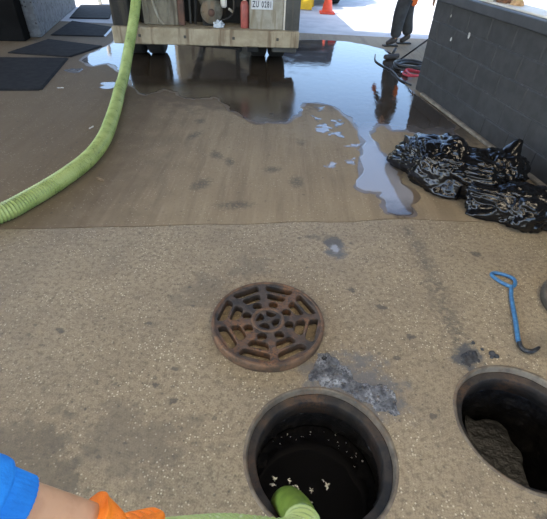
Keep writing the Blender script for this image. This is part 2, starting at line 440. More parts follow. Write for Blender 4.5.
def skin(name, nodes, edges, mat, parent=None, sub=2, root=0):
    """nodes: (co, radius) grown into one continuous surface"""
    me = bpy.data.meshes.new(name); me.from_pydata([n[0] for n in nodes], edges, []); me.update()
    o = bpy.data.objects.new(name, me); C.objects.link(o)
    md = o.modifiers.new('skin', 'SKIN'); md.use_smooth_shade = True; md.branch_smoothing = .6
    for i, n in enumerate(nodes):
        r = n[1]; o.data.skin_vertices[0].data[i].radius = r if isinstance(r, tuple) else (r, r)
        o.data.skin_vertices[0].data[i].use_root = (i == root)
    s = o.modifiers.new('sub', 'SUBSURF'); s.levels = sub; s.render_levels = sub
    dg = bpy.context.evaluated_depsgraph_get(); dg.update()
    m2 = bpy.data.meshes.new_from_object(o.evaluated_get(dg))
    bpy.data.objects.remove(o)
    m2.materials.clear(); m2.name = name
    return link(name, m2, mat, parent, True)
def copy_tree(o, parent=None):
    c = o.copy(); C.objects.link(c); c.parent = parent
    for ch in list(o.children): copy_tree(ch, c)
    return c

# ================================================================== THE SETTING
BENCH = [(1.016, 1.176), (1.096, 1.169), (1.178, 1.157), (1.218, 1.07), (1.236, 0.987), (1.174, 0.836), (1.052, 0.917), (1.006, 0.999)]
HL, HR, RF = (.224, .793), (1.111, .967), .304
jl = [(-9, 1.25), (-4, 1.87), (-1.78, 2.153), (-1.16, 2.238), (-.9, 2.262), (-.51, 2.33), (-.2, 2.362), (.17, 2.42), (.5, 2.452), (.89, 2.527), (1.47, 2.548), (2.6, 2.68), (9, 3.44)]
jl = [(p[0], p[1] + .012 * noise.noise(Vector((p[0] * 4, 0, 0)))) for p in jl]
floor = tag(empty('floor'), 'tan stained concrete floor of the service bay', 'floor', kind='structure')
fine = [(p.x, p.y + .006 * noise.noise(Vector((p.x * 16, 2, 0)))) for p in resample(catmull([(a, b, 0) for a, b in jl], 6), .06)]
near_loop = [(-9, -7), (9, -7)] + [(x, y - .006) for x, y in fine[::-1]]
far_loop = [(x, y + .005) for x, y in fine] + [(9, 9.2), (-9, 8.9)]
slab('slab', [near_loop, circle(*HL, RF - .004), circle(*HR, RF - .004)], -.14, 0, M_NEAR, floor)
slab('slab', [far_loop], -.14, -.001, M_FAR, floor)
slab('joint_filler', [[(x, y - .0055) for x, y in fine] + [(x, y + .0045) for x, y in fine[::-1]]], -.14, -.008, M_JOINT, floor)
pave = slab('floor_yard', [[(-9, 8.915), (9, 9.215), (60, 9.2), (60, 70), (-60, 70), (-60, 8.9)]], -.16, -.004, M_PAVE)
tag(pave, 'pale concrete yard lying in the sun beyond the bay', 'yard', kind='structure')

# block wall on the right: mortar core with single blocks
WP0 = Vector((1.745, 5.726, 0)); WT = Vector((.178, -.984, 0)).normalized(); WN = Vector((-WT.y * -1, 0, 0))
wall = tag(empty('wall_right', WP0, math.atan2(WT.y, WT.x)), 'low charcoal painted block wall with a projecting cap', 'wall', kind='structure')
# local axes of the wall: +x runs along it towards the viewer, +y to its far side
WL = 5.2
box('mortar', (WL / 2, .10, .505), (WL - .01, .188, 1.01), M_MORTAR, wall, 0)
bbm = bmesh.new(); bm_box(bbm, (0, 0, 0), (.392, .2, .192), .006)
bmesh.ops.recalc_face_normals(bbm, faces=bbm.faces)
bme = bpy.data.meshes.new('block'); bbm.to_mesh(bme); bbm.free(); bme.materials.append(M_BLOCK)
hbm = bmesh.new(); bm_box(hbm, (0, 0, 0), (.192, .2, .192), .006)
bmesh.ops.recalc_face_normals(hbm, faces=hbm.faces)
hme = bpy.data.meshes.new('block'); hbm.to_mesh(hme); hbm.free(); hme.materials.append(M_BLOCK)
for row in range(5):
    x = 0
    while x < WL - .1:
        half = (row % 2 == 1 and x == 0) or (WL - x < .35)
        L = .2 if half else .4
        o = bpy.data.objects.new('block', hme if half else bme); C.objects.link(o); o.parent = wall
        o.location = (x + L / 2, .1 + random.uniform(-.003, .003), .102 + row * .202 + 0)
        x += L
box('cap', (WL / 2, .09, 1.065), (WL + .02, .36, .09), M_CAP, wall, .008)
box('counter_board', (WL / 2, .12, 1.118), (WL + .02, .27, .016), M_WHITE, wall, .003)
for s_, z_, r_ in ((.55, .70, .014), (.88, .80, .02), (.42, .905, .010)):
    bm = bmesh.new(); bmesh.ops.create_icosphere(bm, subdivisions=2, radius=r_)
    for v in bm.verts:
        v.co *= 1 + .5 * noise.noise(v.co * 90 + Vector((s_ * 9, 0, 0))); v.co.y *= .18; v.co.z *= 1.5
        v.co += Vector((s_, -.003, z_))
    from_bm('paint_chip', bm, M_CHIP, wall, True)
kerb = box('trim_1', (0, 0, 0), (3.4, .05, .035), M_KERB, None, .01)
kerb.location = WP0 + WT * 1.95 + Vector((-.026, -.005, .018)); kerb.rotation_euler = (0, 0, math.atan2(WT.y, WT.x))
tag(kerb, 'worn concrete kerb strip along the foot of the block wall', 'kerb', kind='structure')

# left: spattered wall, black panel painted as the shade of a dark opening
wl_ = tag(box('wall_left', (0, 0, 0), (.3, 3.2, 3.2), M_SPECK, None, .01), 'spattered blue-grey wall beside the rubber mats', 'wall', kind='structure')
wl_.location = (-4.52, 9.05, 1.6); wl_.rotation_euler = (0, 0, math.radians(12.4))
wb = tag(box('dark_opening_left', (0, 0, 0), (5.0, .25, 3.2), M_VOIDBLACK, None, .01), 'black panel painted as the shade of a dark opening on the left', 'wall', kind='structure')
wb.location = (-6.62, 6.96, 1.6); wb.rotation_euler = (0, 0, math.radians(8))
ce = tag(box('ceiling', (-1, .75, 5.1), (18, 14.5, .12), M_CEIL, None, .01), 'pale sheet canopy over the service bay', 'ceiling', kind='structure')
for cx_, cy_ in ((-9.6, -6), (-9.6, 7.6), (7.6, -6), (7.6, 7.6)):
    tag(box('trim_2', (cx_, cy_, 2.52), (.22, .22, 5.04), M_CAP, None, .01), 'steel column carrying the canopy', 'column', 'canopy columns', 'structure')

# ================================================================== MANHOLES
def manhole(name, c, label, mats, shaft_depth):
    t = tag(empty(name, (c[0], c[1], 0)), label, 'manhole')
    prof = [(.304, -.12), (.304, -.002), (.301, .003), (.291, .004), (.288, .0), (.286, -.034), (.284, -.038), (.259, -.040), (.254, -.048), (.252, -.125), (.262, -.13)]
    def jt(r, z, a):
        return r + .0022 * noise.noise(Vector((math.cos(a) * 4, math.sin(a) * 4, z * 20 + r * 30))), .0022 * noise.noise(Vector((math.cos(a) * 5, math.sin(a) * 5, r * 40)))
    bm = bmesh.new(); lathe('x', prof, None, seg=96, jit=jt, closed=True, bm=bm); from_bm('frame', bm, mats[0], t, True)
    bm = bmesh.new(); lathe('x', [(.2855, -.030), (.283, -.036), (.258, -.038), (.2525, -.046), (.2505, -.125), (.2535, -.127), (.262, -.06), (.286, -.05)], None, seg=96, jit=jt, closed=True, bm=bm); from_bm('seat_ring', bm, mats[1], t, True)
    # grease-lined shaft, lumpy
    sp = [(.300, -.13)] + [(.268 + .01 * (i % 2), -.13 - i * .02) for i in range(int(shaft_depth / .02))]
    def js(r, z, a):
        q = Vector((math.cos(a) * 5, math.sin(a) * 5, z * 12))
        return r - .030 * max(0, noise.noise(q)) - .014 * noise.noise(q * 3.1), .004 * noise.noise(q * 2)
    bm = bmesh.new(); lathe('x', sp, None, seg=96, jit=js, bm=bm)
    for f in [f for f in bm.faces if len(f.verts) > 4]: bm.faces.remove(f)
    from_bm('shaft_lining', bm, M_SLIME, t, True)
    # seat ring inside the frame, dark with grease
    return t
manhole('open_manhole', HL, 'open manhole filled with black liquid, green hose end in its mouth', (M_FRAME2, M_SEAT), .5)
mh2 = manhole('open_manhole', HR, 'open manhole with a dark half-empty shaft near the blue lifting hook', (M_FRAME2, M_SEAT), .9)
def pool(name, c, r, z, mat, label, amp, thick):
    bm = bmesh.new(); rings = 26; seg = 72; vs_ = [[bm.verts.new((c[0], c[1], z))]]
    for i in range(1, rings + 1):
        ring = []
        for k in range(seg):
            a = 2 * PI * k / seg; rr = r * i / rings; p = Vector((c[0] + rr * math.cos(a), c[1] + rr * math.sin(a), z))
            p.z += amp * (noise.noise(p * 14) + .5 * noise.noise(p * 33)); ring.append(bm.verts.new(p))
        vs_.append(ring)
    for k in range(seg): bm.faces.new((vs_[0][0], vs_[1][k], vs_[1][(k + 1) % seg]))
    for a, b in zip(vs_[1:], vs_[2:]):
        for k in range(seg): bm.faces.new((a[k], b[k], b[(k + 1) % seg], a[(k + 1) % seg]))
    bot = [bm.verts.new((v.co.x, v.co.y, z - thick)) for v in vs_[-1]]
    for k in range(seg): bm.faces.new((vs_[-1][k], bot[k], bot[(k + 1) % seg], vs_[-1][(k + 1) % seg]))
    bm.faces.new(bot[::-1])
    o = from_bm(name, bm, mat, None, True); return tag(o, label, 'liquid' if amp < .004 else 'sludge')
liq = pool('waste_liquid', HL, .268, -.262, M_LIQ, 'glossy black liquid standing in the manhole under the hose end', .0006, .06)
slg = pool('waste_sludge', HR, .268, -.62, M_SLIME, 'lumpy black sludge at the bottom of the half-empty manhole', .02, .1)
# scum flecks and bright reflections on the liquid, both modelled as pale bits
def flecks(name, spots, z, mat):
    bm = bmesh.new()
    for i, (x, y, r) in enumerate(spots):
        for j in range(3):
            a = random.uniform(0, 6.28); ox, oy = r * .7 * math.cos(a) * j, r * .7 * math.sin(a) * j
            st = len(bm.verts)
            bmesh.ops.create_icosphere(bm, subdivisions=1, radius=r * random.uniform(.5, 1), matrix=Matrix.Translation((x + ox, y + oy, z)) @ Matrix.Rotation(a, 4, 'Z') @ Matrix.Diagonal((1.5, .7, .12, 1)))
    return from_bm(name, bm, mat, None, True)
FLK = ((.050, .80, 3, .010), (.052, .77, 4, .012), (.115, .79, 4, .016), (.135, .765, 6, .018), (.16, .75, 3, .012), (.215, .76, 4, .014), (.27, .80, 3, .012), (.28, .78, 2, .01), (.18, .71, 2, .03))
sp = []
for cx_, cy_, n_, s_ in FLK:
    for i in range(n_): sp.append((random.gauss(cx_, s_ * .5), random.gauss(cy_, s_ * .8), random.uniform(.002, .0085)))
for i in range(26): 
    a = random.uniform(.1, 2.4); r = random.uniform(.2, .255); sp.append((HL[0] + r * math.cos(a), HL[1] + r * math.sin(a), random.uniform(.0008, .0022)))
tag(flecks('scum_glint_flecks', sp, -.2605, M_FLECK), 'pale scum flecks and painted glints on the black manhole liquid', 'scum', kind='stuff')
# pipe stub and concrete benching inside the right manhole
bn_l = [(x - HR[0], y - HR[1]) for x, y in BENCH]
bn = slab('concrete_bench', [blobby(bn_l, 4, .02, 14)], -.60, -.32, simple('greasy_bench', (.012, .012, .0115), (.005, .005, .005), 22, .5, bstr=.9, bdist=.02), mh2)

# ================================================================== GRATE COVER
def slot_loop(r0, r1, a0, a1, rnd=.25, n=5, straight=True):
    """rounded trapezoid between two radii; straight sides like spider-web chords"""
    am = (a0 + a1) / 2
    k0 = math.cos((a1 - a0) / 2) if straight else 1
    pts = []
    cs = [(r0, a0), (r0, a1), (r1, a1), (r1, a0)]
    P = [Vector((r * math.cos(a), r * math.sin(a), 0)) for r, a in cs]
    out = []
    for i in range(4):
        p = P[i]; a = P[i - 1] - p; b = P[(i + 1) % 4] - p
        d = min(a.length, b.length) * rnd
        s = p + a.normalized() * d; e = p + b.normalized() * d
        for k in range(n):
            t = k / (n - 1); out.append(((1 - t) ** 2 * s + 2 * t * (1 - t) * p + t * t * e))
    return [(q.x, q.y) for q in out]
cov = tag(empty('grate_cover', (-.012, 1.441, 0), math.radians(10)), 'rusty cast iron grate cover with spider-web slots lying on the concrete', 'manhole cover')
RL = .286
loops = [circle(0, 0, RL - .012, 96)]
for k in range(8):
    a = 2 * PI * k / 8; g = 2 * PI / 8
    loops.append(slot_loop(.213, .261, a + .075, a + g - .075, .42))
    loops.append(slot_loop(.146, .197, a + .10, a + g - .10, .42))
    am = a + g / 2
    loops.append([(.111 * math.cos(am) + .025 * math.cos(q), .111 * math.sin(am) + .025 * math.sin(q)) for q in [2 * PI * i / 18 for i in range(18)]])
for k in range(4):
    a = 2 * PI * k / 4 + .3; loops.append(slot_loop(.027, .066, a + .24, a + PI / 2 - .24, .4))
bm = bmesh.new(); f = poly_fill(bm, loops, .048)
r = bmesh.ops.extrude_face_region(bm, geom=f)
for v in [q for q in r['geom'] if isinstance(q, bmesh.types.BMVert)]: v.co.z = .004
web = from_bm('web', bm, M_GRATE, cov)
bv = web.modifiers.new('bevel', 'BEVEL'); bv.width = .005; bv.segments = 2; bv.limit_method = 'ANGLE'
bm = bmesh.new(); lathe('x', [(RL - .016, .001), (RL - .002, .001), (RL, .006), (RL, .044), (RL - .004, .051), (RL - .014, .053), (RL - .020, .046)], None, seg=96, closed=True, bm=bm)
from_bm('rim', bm, M_GRATERIM, cov, True)
bm = bmesh.new(); lathe('x', [(.068, .044), (.070, .050), (.074, .053), (.080, .053), (.084, .050), (.086, .044)], None, seg=48, closed=True, bm=bm)
from_bm('hub_ring', bm, M_GRATERIM, cov, True)
lathe('hub_boss', [(.0, .055), (.010, .055), (.016, .052), (.019, .044)], M_GRATE, cov, 24)
# plain lid of the other manhole, at the edge of the bay
lid = tag(empty('plain_cover', (1.812, 1.672, 0)), 'plain worn grey round manhole lid lying beside the blue hook', 'manhole cover')
lathe('lid_edge', [(.0, .0), (.28, .0), (.288, .004), (.288, .046), (.284, .05), (.262, .05)], M_LIDEDGE, lid, 80)
lathe('lid_face', [(.262, .0500), (.258, .0535), (.0, .0535)], M_LID, lid, 80)

# blue lifting hook
hk = tag(empty('lifting_hook', (1.36, 1.66, 0)), 'blue steel manhole lifting hook with a looped handle lying on the floor', 'hook')
O = Vector((1.36, 1.66, 0))
ring = catmull([Vector(p) - O for p in ((1.398, 1.838, .012), (1.355, 1.872, .012), (1.322, 1.93, .012), (1.345, 1.958, .012), (1.395, 1.947, .012), (1.442, 1.912, .012), (1.432, 1.862, .012))], 8, True)
tube('handle_loop', ring + ring[:2], .0108, M_BLUE, hk, 10)
tube('shaft', catmull([Vector(p) - O for p in ((1.402, 1.842, .012), (1.36, 1.74, .012), (1.31, 1.57, .012), (1.268, 1.44, .012), (1.262, 1.41, .012))], 8), .0118, M_BLUE, hk, 10)
tube('hook_tip', catmull([Vector(p) - O for p in ((1.263, 1.412, .012), (1.259, 1.385, .013), (1.266, 1.362, .014), (1.292, 1.352, .016), (1.32, 1.362, .018), (1.345, 1.378, .019))], 6), lambda i, n: .0118 - .007 * max(0, i / n - .5), M_HOOKTIP, hk, 10)

# ================================================================== WATER AND MUCK ON THE FLOOR
big = [(-2.89, 6.39), (-2.62, 6.0), (-2.45, 6.15), (-2.17, 5.79), (-1.84, 5.23), (-1.6, 4.92), (-1.43, 5.18), (-1.06, 4.86), (-.79, 4.98), (-.54, 4.57), (-.27, 4.25), (-.01, 4.26), (.16, 4.52), (.25, 4.7), (.21, 4.82), (.33, 4.96), (.56, 4.91), (.71, 4.6), (.8, 4.25), (.79, 3.75), (.68, 3.04), (.75, 2.93), (.82, 2.86), (.81, 2.68), (.83, 2.59), (.94, 2.57), (1.03, 2.66), (1.04, 2.96), (1.02, 3.22), (.99, 3.45), (.95, 3.76), (.93, 4.0), (.91, 4.12), (1.02, 4.35), (1.13, 4.34), (1.16, 4.21), (1.3, 4.25), (1.42, 4.14), (1.60, 4.10), (1.84, 4.25), (1.86, 4.75), (1.76, 5.26), (1.66, 5.68), (1.76, 6.41), (1.84, 7.14), (1.74, 7.94), (1.19, 8.44), (.45, 8.44), (-.61, 8.01), (-1.81, 7.88), (-2.78, 7.94), (-2.80, 7.29)]
def grow(poly, lo, hi, seed=0):
    n = len(poly); area = sum(poly[i][0] * poly[(i + 1) % n][1] - poly[(i + 1) % n][0] * poly[i][1] for i in range(n)); sg = 1 if area > 0 else -1; out = []
    for i in range(n):
        t_ = Vector(poly[(i + 2) % n]) - Vector(poly[i - 2]); t_ = t_.normalized() if t_.length > 1e-9 else Vector((1, 0))
        d_ = lo + (hi - lo) * (.5 + .8 * noise.noise(Vector((poly[i][0] * 5 + seed, poly[i][1] * 5, 0))))
        gx, gy = poly[i][0] + t_.y * sg * d_, poly[i][1] - t_.x * sg * d_
        if gy < 5.8: gx = min(gx, 1.745 + (5.726 - gy) * .181 - .062)      # stops at the kerb of the block wall
        out.append((gx, gy))
    return out
M_DAMP = simple('damp_concrete', (.105, .078, .052), (.150, .112, .075), 7, .38, detail=6)
bigo = [(min(a, 1.745 + (5.726 - b) * .181 - .07) if b < 5.8 else a, b) for a, b in blobby(big, 9, .06, 5)]
bp = film('puddle', bigo, M_PUD, .003, .010)
film('damp_margin', grow(bigo, -.012, .075), M_DAMP, .0009, .004, bp)
tag(bp, 'large shallow puddle spreading from under the truck to the black bag', 'puddle')
small = [((.44, 4.76), .055, 'small water splash at the tip of the dry patch before the truck'), ((.45, 4.19), .085, 'blue-lit water splash, largest of those on the dry patch'), ((.60, 4.36), .07, 'ragged water splash beside the edge of the large puddle'), ((.55, 4.04), .06, 'oval water splash just below the largest splash'), ((.72, 3.77), .06, 'broken water splash hugging the tail of the puddle'), ((.64, 3.42), .05, 'small water splash beside the tail of the puddle'), ((.46, 3.33), .05, 'faint speckled water splash on the dry concrete'), ((.38, 4.43), .045, 'thin water streak above the largest splash')]
for i, (c, r, lab) in enumerate(small):
    o = film('water_splash', blobby([(c[0] + r * (1 + .35 * math.sin(3 * a + i)) * math.cos(a) * .85, c[1] + r * 1.25 * (1 + .3 * math.cos(2 * a + i * 2)) * math.sin(a)) for a in [2 * PI * k / 9 for k in range(9)]], 7, .075, 16, i * 5), M_PUD2, .0025, .006)
    tag(o, lab, 'puddle', 'water splashes on the dry patch')
for c, rx, ry, lab in (((-2.12, 5.2), .10, .16, 'small puddle beside the green hose before the mats'), ((-2.76, 5.74), .11, .13, 'small puddle at the corner of the nearest mat')):
    o = film('puddle', blobby([(c[0] + rx * math.cos(a) * (1 + .2 * math.sin(3 * a)), c[1] + ry * math.sin(a)) for a in [2 * PI * k / 8 for k in range(8)]], 5, .05, 9, c[0]), M_PUD2, .003, .008)
    tag(o, lab, 'puddle')
def muck(name, outline, mat, hmax, label, cat, seed=0, kind=None):
    xs = [p[0] for p in outline]; ys = [p[1] for p in outline]
    st = .006; nx = int((max(xs) - min(xs)) / st) + 2; ny = int((max(ys) - min(ys)) / st) + 2
    def dist(px, py):
        ins = False; d = 9
        for i in range(len(outline)):
            x1, y1 = outline[i - 1]; x2, y2 = outline[i]
            if (y1 > py) != (y2 > py) and px < (x2 - x1) * (py - y1) / (y2 - y1) + x1: ins = not ins
            t = max(0, min(1, ((px - x1) * (x2 - x1) + (py - y1) * (y2 - y1)) / ((x2 - x1) ** 2 + (y2 - y1) ** 2 + 1e-12)))
            d = min(d, math.hypot(px - x1 - t * (x2 - x1), py - y1 - t * (y2 - y1)))
        return d if ins else -d
    bm = bmesh.new(); g = {}
    for i in range(nx):
        for j in range(ny):
            x = min(xs) + i * st; y = min(ys) + j * st; d = dist(x, y)
            q = Vector((x * 40 + seed, y * 40, 0))
            h = hmax * min(1, max(0, d) / .03) * (.25 + max(-.2, noise.noise(q)) + .6 * noise.noise(q * 2.3)) 
            g[i, j] = (bm.verts.new((x, y, h)), d + .02 * noise.noise(q * .6))
    for i in range(nx - 1):
        for j in range(ny - 1):
            c = [g[i, j], g[i + 1, j], g[i + 1, j + 1], g[i, j + 1]]
            if all(v[1] > 0 for v in c) and sum(v[0].co.z for v in c) > -.001: bm.faces.new([v[0] for v in c])
    bmesh.ops.delete(bm, geom=[v for v in bm.verts if not v.link_faces], context='VERTS')
    for v in bm.verts: v.co.z = max(v.co.z, -.0005) + .0012
    bmesh.ops.solidify(bm, geom=bm.faces[:], thickness=.0012)
    return tag(from_bm(name, bm, mat, None, True), label, cat, None, kind)
o1 = [(.205, 1.16), (.23, 1.25), (.31, 1.29), (.38, 1.18), (.45, 1.13), (.53, 1.11), (.57, 1.04), (.54, .98), (.505, .965), (.46, .995), (.41, 1.04), (.34, 1.085), (.28, 1.10), (.23, 1.11)]
muck('sludge_spill', blobby(o1, 5, .03, 12), M_SLUDGE, .010, 'wet grey sludge spilt beside the rim of the liquid-filled manhole', 'sludge')
o2 = [(.93, 1.26), (.945, 1.33), (.985, 1.37), (1.02, 1.34), (1.01, 1.29), (.965, 1.24)]
muck('sludge_spill', blobby(o2, 5, .03, 14, 4), M_GRIT, .014, 'small dark sludge crumbs beside the rim of the half-empty manhole', 'sludge', 5)
bm = bmesh.new()
for x, y, r in [(1.10, 1.335, .016), (1.115, 1.32, .012), (1.09, 1.315, .010), (1.06, 1.36, .008), (1.03, 1.40, .009)]:
    bmesh.ops.create_icosphere(bm, subdivisions=2, radius=r, matrix=Matrix.Translation((x, y, r * .35)))
for v in bm.verts: v.co += v.co.normalized() * 0 + Vector((.004 * noise.noise(v.co * 120), .004 * noise.noise(v.co * 120 + Vector((9, 0, 0))), -.2 * max(0, v.co.z - .008)))
tag(from_bm('dirt_clods', bm, M_GRIT, None, True), 'few black dirt clods between the blue hook and the half-empty manhole', 'dirt', kind='stuff')
bm = bmesh.new(); lathe('x', [(0, .002), (.006, .002), (.007, .004), (.0125, .005), (.015, .003), (.016, .0)], None, seg=24, bm=bm)
o = from_bm('drain_plug', bm, M_HOOKTIP, None, True); o.location = (.268, 1.252, .0002); tag(o, 'small round dark plug set in the concrete by the sludge spill', 'plug')

# scraps on the floor
for i, (c, r, mt_, lab, cat) in enumerate((((-2.62, 5.0), .035, M_PAPER, 'tiny white paper scrap before the nearest rubber mat', 'paper'), ((-1.83, 3.87), .03, M_PAPER, 'tiny pale paper scrap beside the bend of the green hose', 'paper'), ((-1.38, 2.86), .035, M_LEAF, 'small dry leaf lying below the bend of the green hose', 'leaf'))):
    bm = bmesh.new(); vs_ = [bm.verts.new((r * math.cos(a) * (1 + .4 * math.sin(2 * a + i)), r * .5 * math.sin(a), .004 + .006 * abs(math.sin(a * 1.5 + i)))) for a in [2 * PI * k / 9 for k in range(9)]]
    f_ = bm.faces.new(vs_); bmesh.ops.poke(bm, faces=[f_]); bmesh.ops.solidify(bm, geom=bm.faces[:], thickness=.0015)
    o = from_bm('leaf' if cat == 'leaf' else 'paper_scrap', bm, mt_); o.location = (*c, .0); o.rotation_euler.z = i * 1.3; tag(o, lab, cat)

# ================================================================== GARBAGE BAGS
def crease(q):
    d, p = noise.voronoi(q); return d[1] - d[0]
def bag(name, c, size, rz, seed, label, gather, ears=()):
    bm = bmesh.new(); bmesh.ops.create_icosphere(bm, subdivisions=6, radius=1)
    sd = Vector((seed * 7.3, seed * 3.1, seed))
    g = Vector(gather).normalized()
    mean = (size[0] * size[1] * size[2]) ** (1 / 3)
    for v in bm.verts:
        n = v.co.normalized()
        X = Vector((n.x * size[0], n.y * size[1], n.z * size[2])) / mean       # even folds over the whole bag
        k = 1 + .22 * noise.noise(X * .9 + sd) + .12 * noise.noise(X * 2.0 + sd)
        wv = Vector((noise.noise(X * 2 + sd), noise.noise(X * 2 + sd + Vector((4, 4, 4))), noise.noise(X * 2 - sd)))
        q = X * 1.5 + .55 * wv
        k += .20 * min(crease(q + sd), .6) - .07
        k += .10 * min(crease(q * 2.3 + wv * .6 + sd), .5)
        k += .030 * min(crease(q * 4.2 + wv + sd), .5)
        k += .012 * min(crease(q * 9 + sd), .5)
        ang = n.dot(g); perp = n - g * ang
        if perp.length > 1e-4:      # pleats that run to the tied neck
            pd = perp.normalized(); ref = g.orthogonal().normalized(); th = math.atan2(pd.dot(g.cross(ref)), pd.dot(ref))
            wgt = max(0, (ang - .35)) ** 1.1
            k += .16 * wgt * (abs(math.sin(th * 6 + 3 * noise.noise(n * 2 + sd))) - .5)
            k += .22 * max(0, ang - .82) / .18
        for e, amp, wd in ears:
            ev = Vector(e).normalized(); dd = n.dot(ev)
            if dd > wd: k += amp * ((dd - wd) / (1 - wd)) ** 1.3
        p = n * k
        v.co = Vector((p.x * size[0], p.y * size[1], p.z * size[2]))
    zf = -size[2] * .62
    for v in bm.verts:
        if v.co.z < zf: v.co.z = zf + (v.co.z - zf) * .02; 
        low = max(0, 1 - (v.co.z - zf) / (size[2] * .5)); v.co.x *= 1 + .10 * low; v.co.y *= 1 + .10 * low
    zm = min(v.co.z for v in bm.verts)
    for v in bm.verts: v.co.z -= zm
    o = from_bm(name, bm, M_BAG, None, True); o.location = (*c, .001); o.rotation_euler.z = rz
    return tag(o, label, 'garbage bag')
bag('garbage_bag', (1.335, 3.14), (.41, .25, .21), math.radians(-47), 1, 'large black plastic garbage bag slumped on the concrete at the tail of the puddle', (1, -.1, .5), (((-1, -.05, -.35), .25, .8),))
bag('garbage_bag', (1.775, 3.15), (.28, .20, .17), math.radians(-60), 5, 'black garbage bag with an upstanding twisted ear, leaning at the block wall', (.2, .9, .6), (((.0, .5, 1.0), .55, .965),))
bag('garbage_bag', (1.82, 2.64), (.33, .20, .15), math.radians(-15), 9, 'smaller crumpled black garbage bag lying by the floor joint', (-1, .1, .25), (((-1, -.2, -.5), .3, .8),))

# ================================================================== HOSES
def ribbed(name, path, R, mat, label, pitch=.022, amp=.0045, seg=20, step=.0037):
    P = resample(path, step)
    def rad(i, n): return R + amp * math.sin(2 * PI * i * step / pitch)
    o = tube(name, P, rad, mat, None, seg, True, True)
    if label: tag(o, label, 'hose')
    return o
p1 = catmull([(-2.6, 1.55, .062), (-2.2, 1.86, .062), (-1.83, 2.20, .062), (-1.70, 2.46, .062), (-1.60, 2.78, .062), (-1.545, 3.12, .062), (-1.565, 3.5, .062), (-1.65, 3.95, .062), (-1.75, 4.4, .062), (-1.86, 4.85, .066), (-1.93, 5.25, .11), (-1.955, 5.62, .30), (-1.925, 5.92, .60), (-1.90, 6.05, .80), (-1.88, 6.15, 1.05), (-1.86, 6.35, 1.35), (-1.85, 6.62, 1.5)], 12)
h1 = ribbed('suction_hose', p1, .060, M_HOSE, 'dirty green ribbed suction hose running from the truck across the floor')
p2 = catmull([(-1.6, -.6, .07), (-1.1, -.25, .20), (-.7, .02, .47), (-.42, .19, .60), (-.297, .255, .588), (-.242, .302, .508), (-.155, .368, .362), (-.085, .41, .262), (.015, .440, .168), (.080, .450, .140), (.128, .478, .114), (.140, .525, .082)], 14)
h2 = empty('suction_hose', (0, 0, 0)); tag(h2, 'clean light green suction hose held over the liquid-filled manhole', 'hose')
o = ribbed('ribbed_hose', p2, .058, M_HOSE2, None, .024, .0035); o.parent = h2
o = tube('hose_end', resample(catmull([(.140, .52, .086), (.128, .57, .035), (.104, .625, -.04), (.094, .655, -.13), (.090, .668, -.22), (.090, .672, -.33)], 10), .02), .055, M_NOZZ, h2, 24)

# ================================================================== RUBBER MATS
def mat_(pts, label, bright):
    c = Vector((sum(p[0] for p in pts) / 4, sum(p[1] for p in pts) / 4, 0))
    t = tag(empty('rubber_mat', c), label, 'mat', 'dark mats in a row along the left wall')
    lp = [Vector((p[0], p[1], 0)) - c for p in pts]
    slab('sheet', [[(p.x, p.y) for p in lp]], .002, .016, M_MAT, t)
    for i in range(4):   # bevelled edge strip
        a, b = lp[i], lp[(i + 1) % 4]; d = (b - a); n = Vector((d.y, -d.x, 0)).normalized()
        if n.dot(a) < 0: n = -n
        bm = bmesh.new(); q = [a + n * .03, b + n * .03, b, a, ]
        vs_ = [bm.verts.new((q[0].x, q[0].y, .0015)), bm.verts.new((q[1].x, q[1].y, .0015)), bm.verts.new((q[2].x, q[2].y, .016)), bm.verts.new((q[3].x, q[3].y, .016)), bm.verts.new((q[2].x, q[2].y, .0015)), bm.verts.new((q[3].x, q[3].y, .0015))]
        for ix in ((0, 1, 2, 3), (0, 3, 5), (1, 4, 2), (0, 5, 4, 1), (2, 4, 5, 3)): bm.faces.new([vs_[k] for k in ix])
        from_bm('edge_strip', bm, M_MATGLINT if (i == 1 and bright) else M_MAT, t)  # bright edge: puddle reflection put into the strip's colour
    return t
mat_([(-3.9, 4.7), (-2.82, 4.90), (-3.10, 6.30), (-4.2, 6.1)], 'dark rubber mat before the black opening panel, widest of the row', 0)
mat_([(-4.0, 6.45), (-3.10, 6.40), (-2.90, 7.12), (-3.85, 7.38)], 'dark rubber mat set askew at the corner of the spattered wall', 0)
mat_([(-3.95, 7.72), (-3.10, 7.82), (-3.22, 8.60), (-4.12, 8.98)], 'dark mat with a puddle reflection painted along its edge beside the truck', 1)
mat_([(-4.28, 9.28), (-3.58, 9.42), (-4.05, 11.1), (-4.70, 10.9)], 'dark mat at the far end of the spattered wall', 0)
tag(tube('white_post', [Vector((-4.38, 11.2, -.004)), Vector((-4.38, 11.2, 1.1))], .045, M_WHITE, None, 12), 'slim white post standing beyond the last mat', 'post')

# ================================================================== TRUCK
tr = tag(empty('vacuum_truck', (-1.05, 6.22, 0), math.radians(6.16)), 'muddy vacuum truck backed up to the bay, rear bumper and pump in view', 'truck')
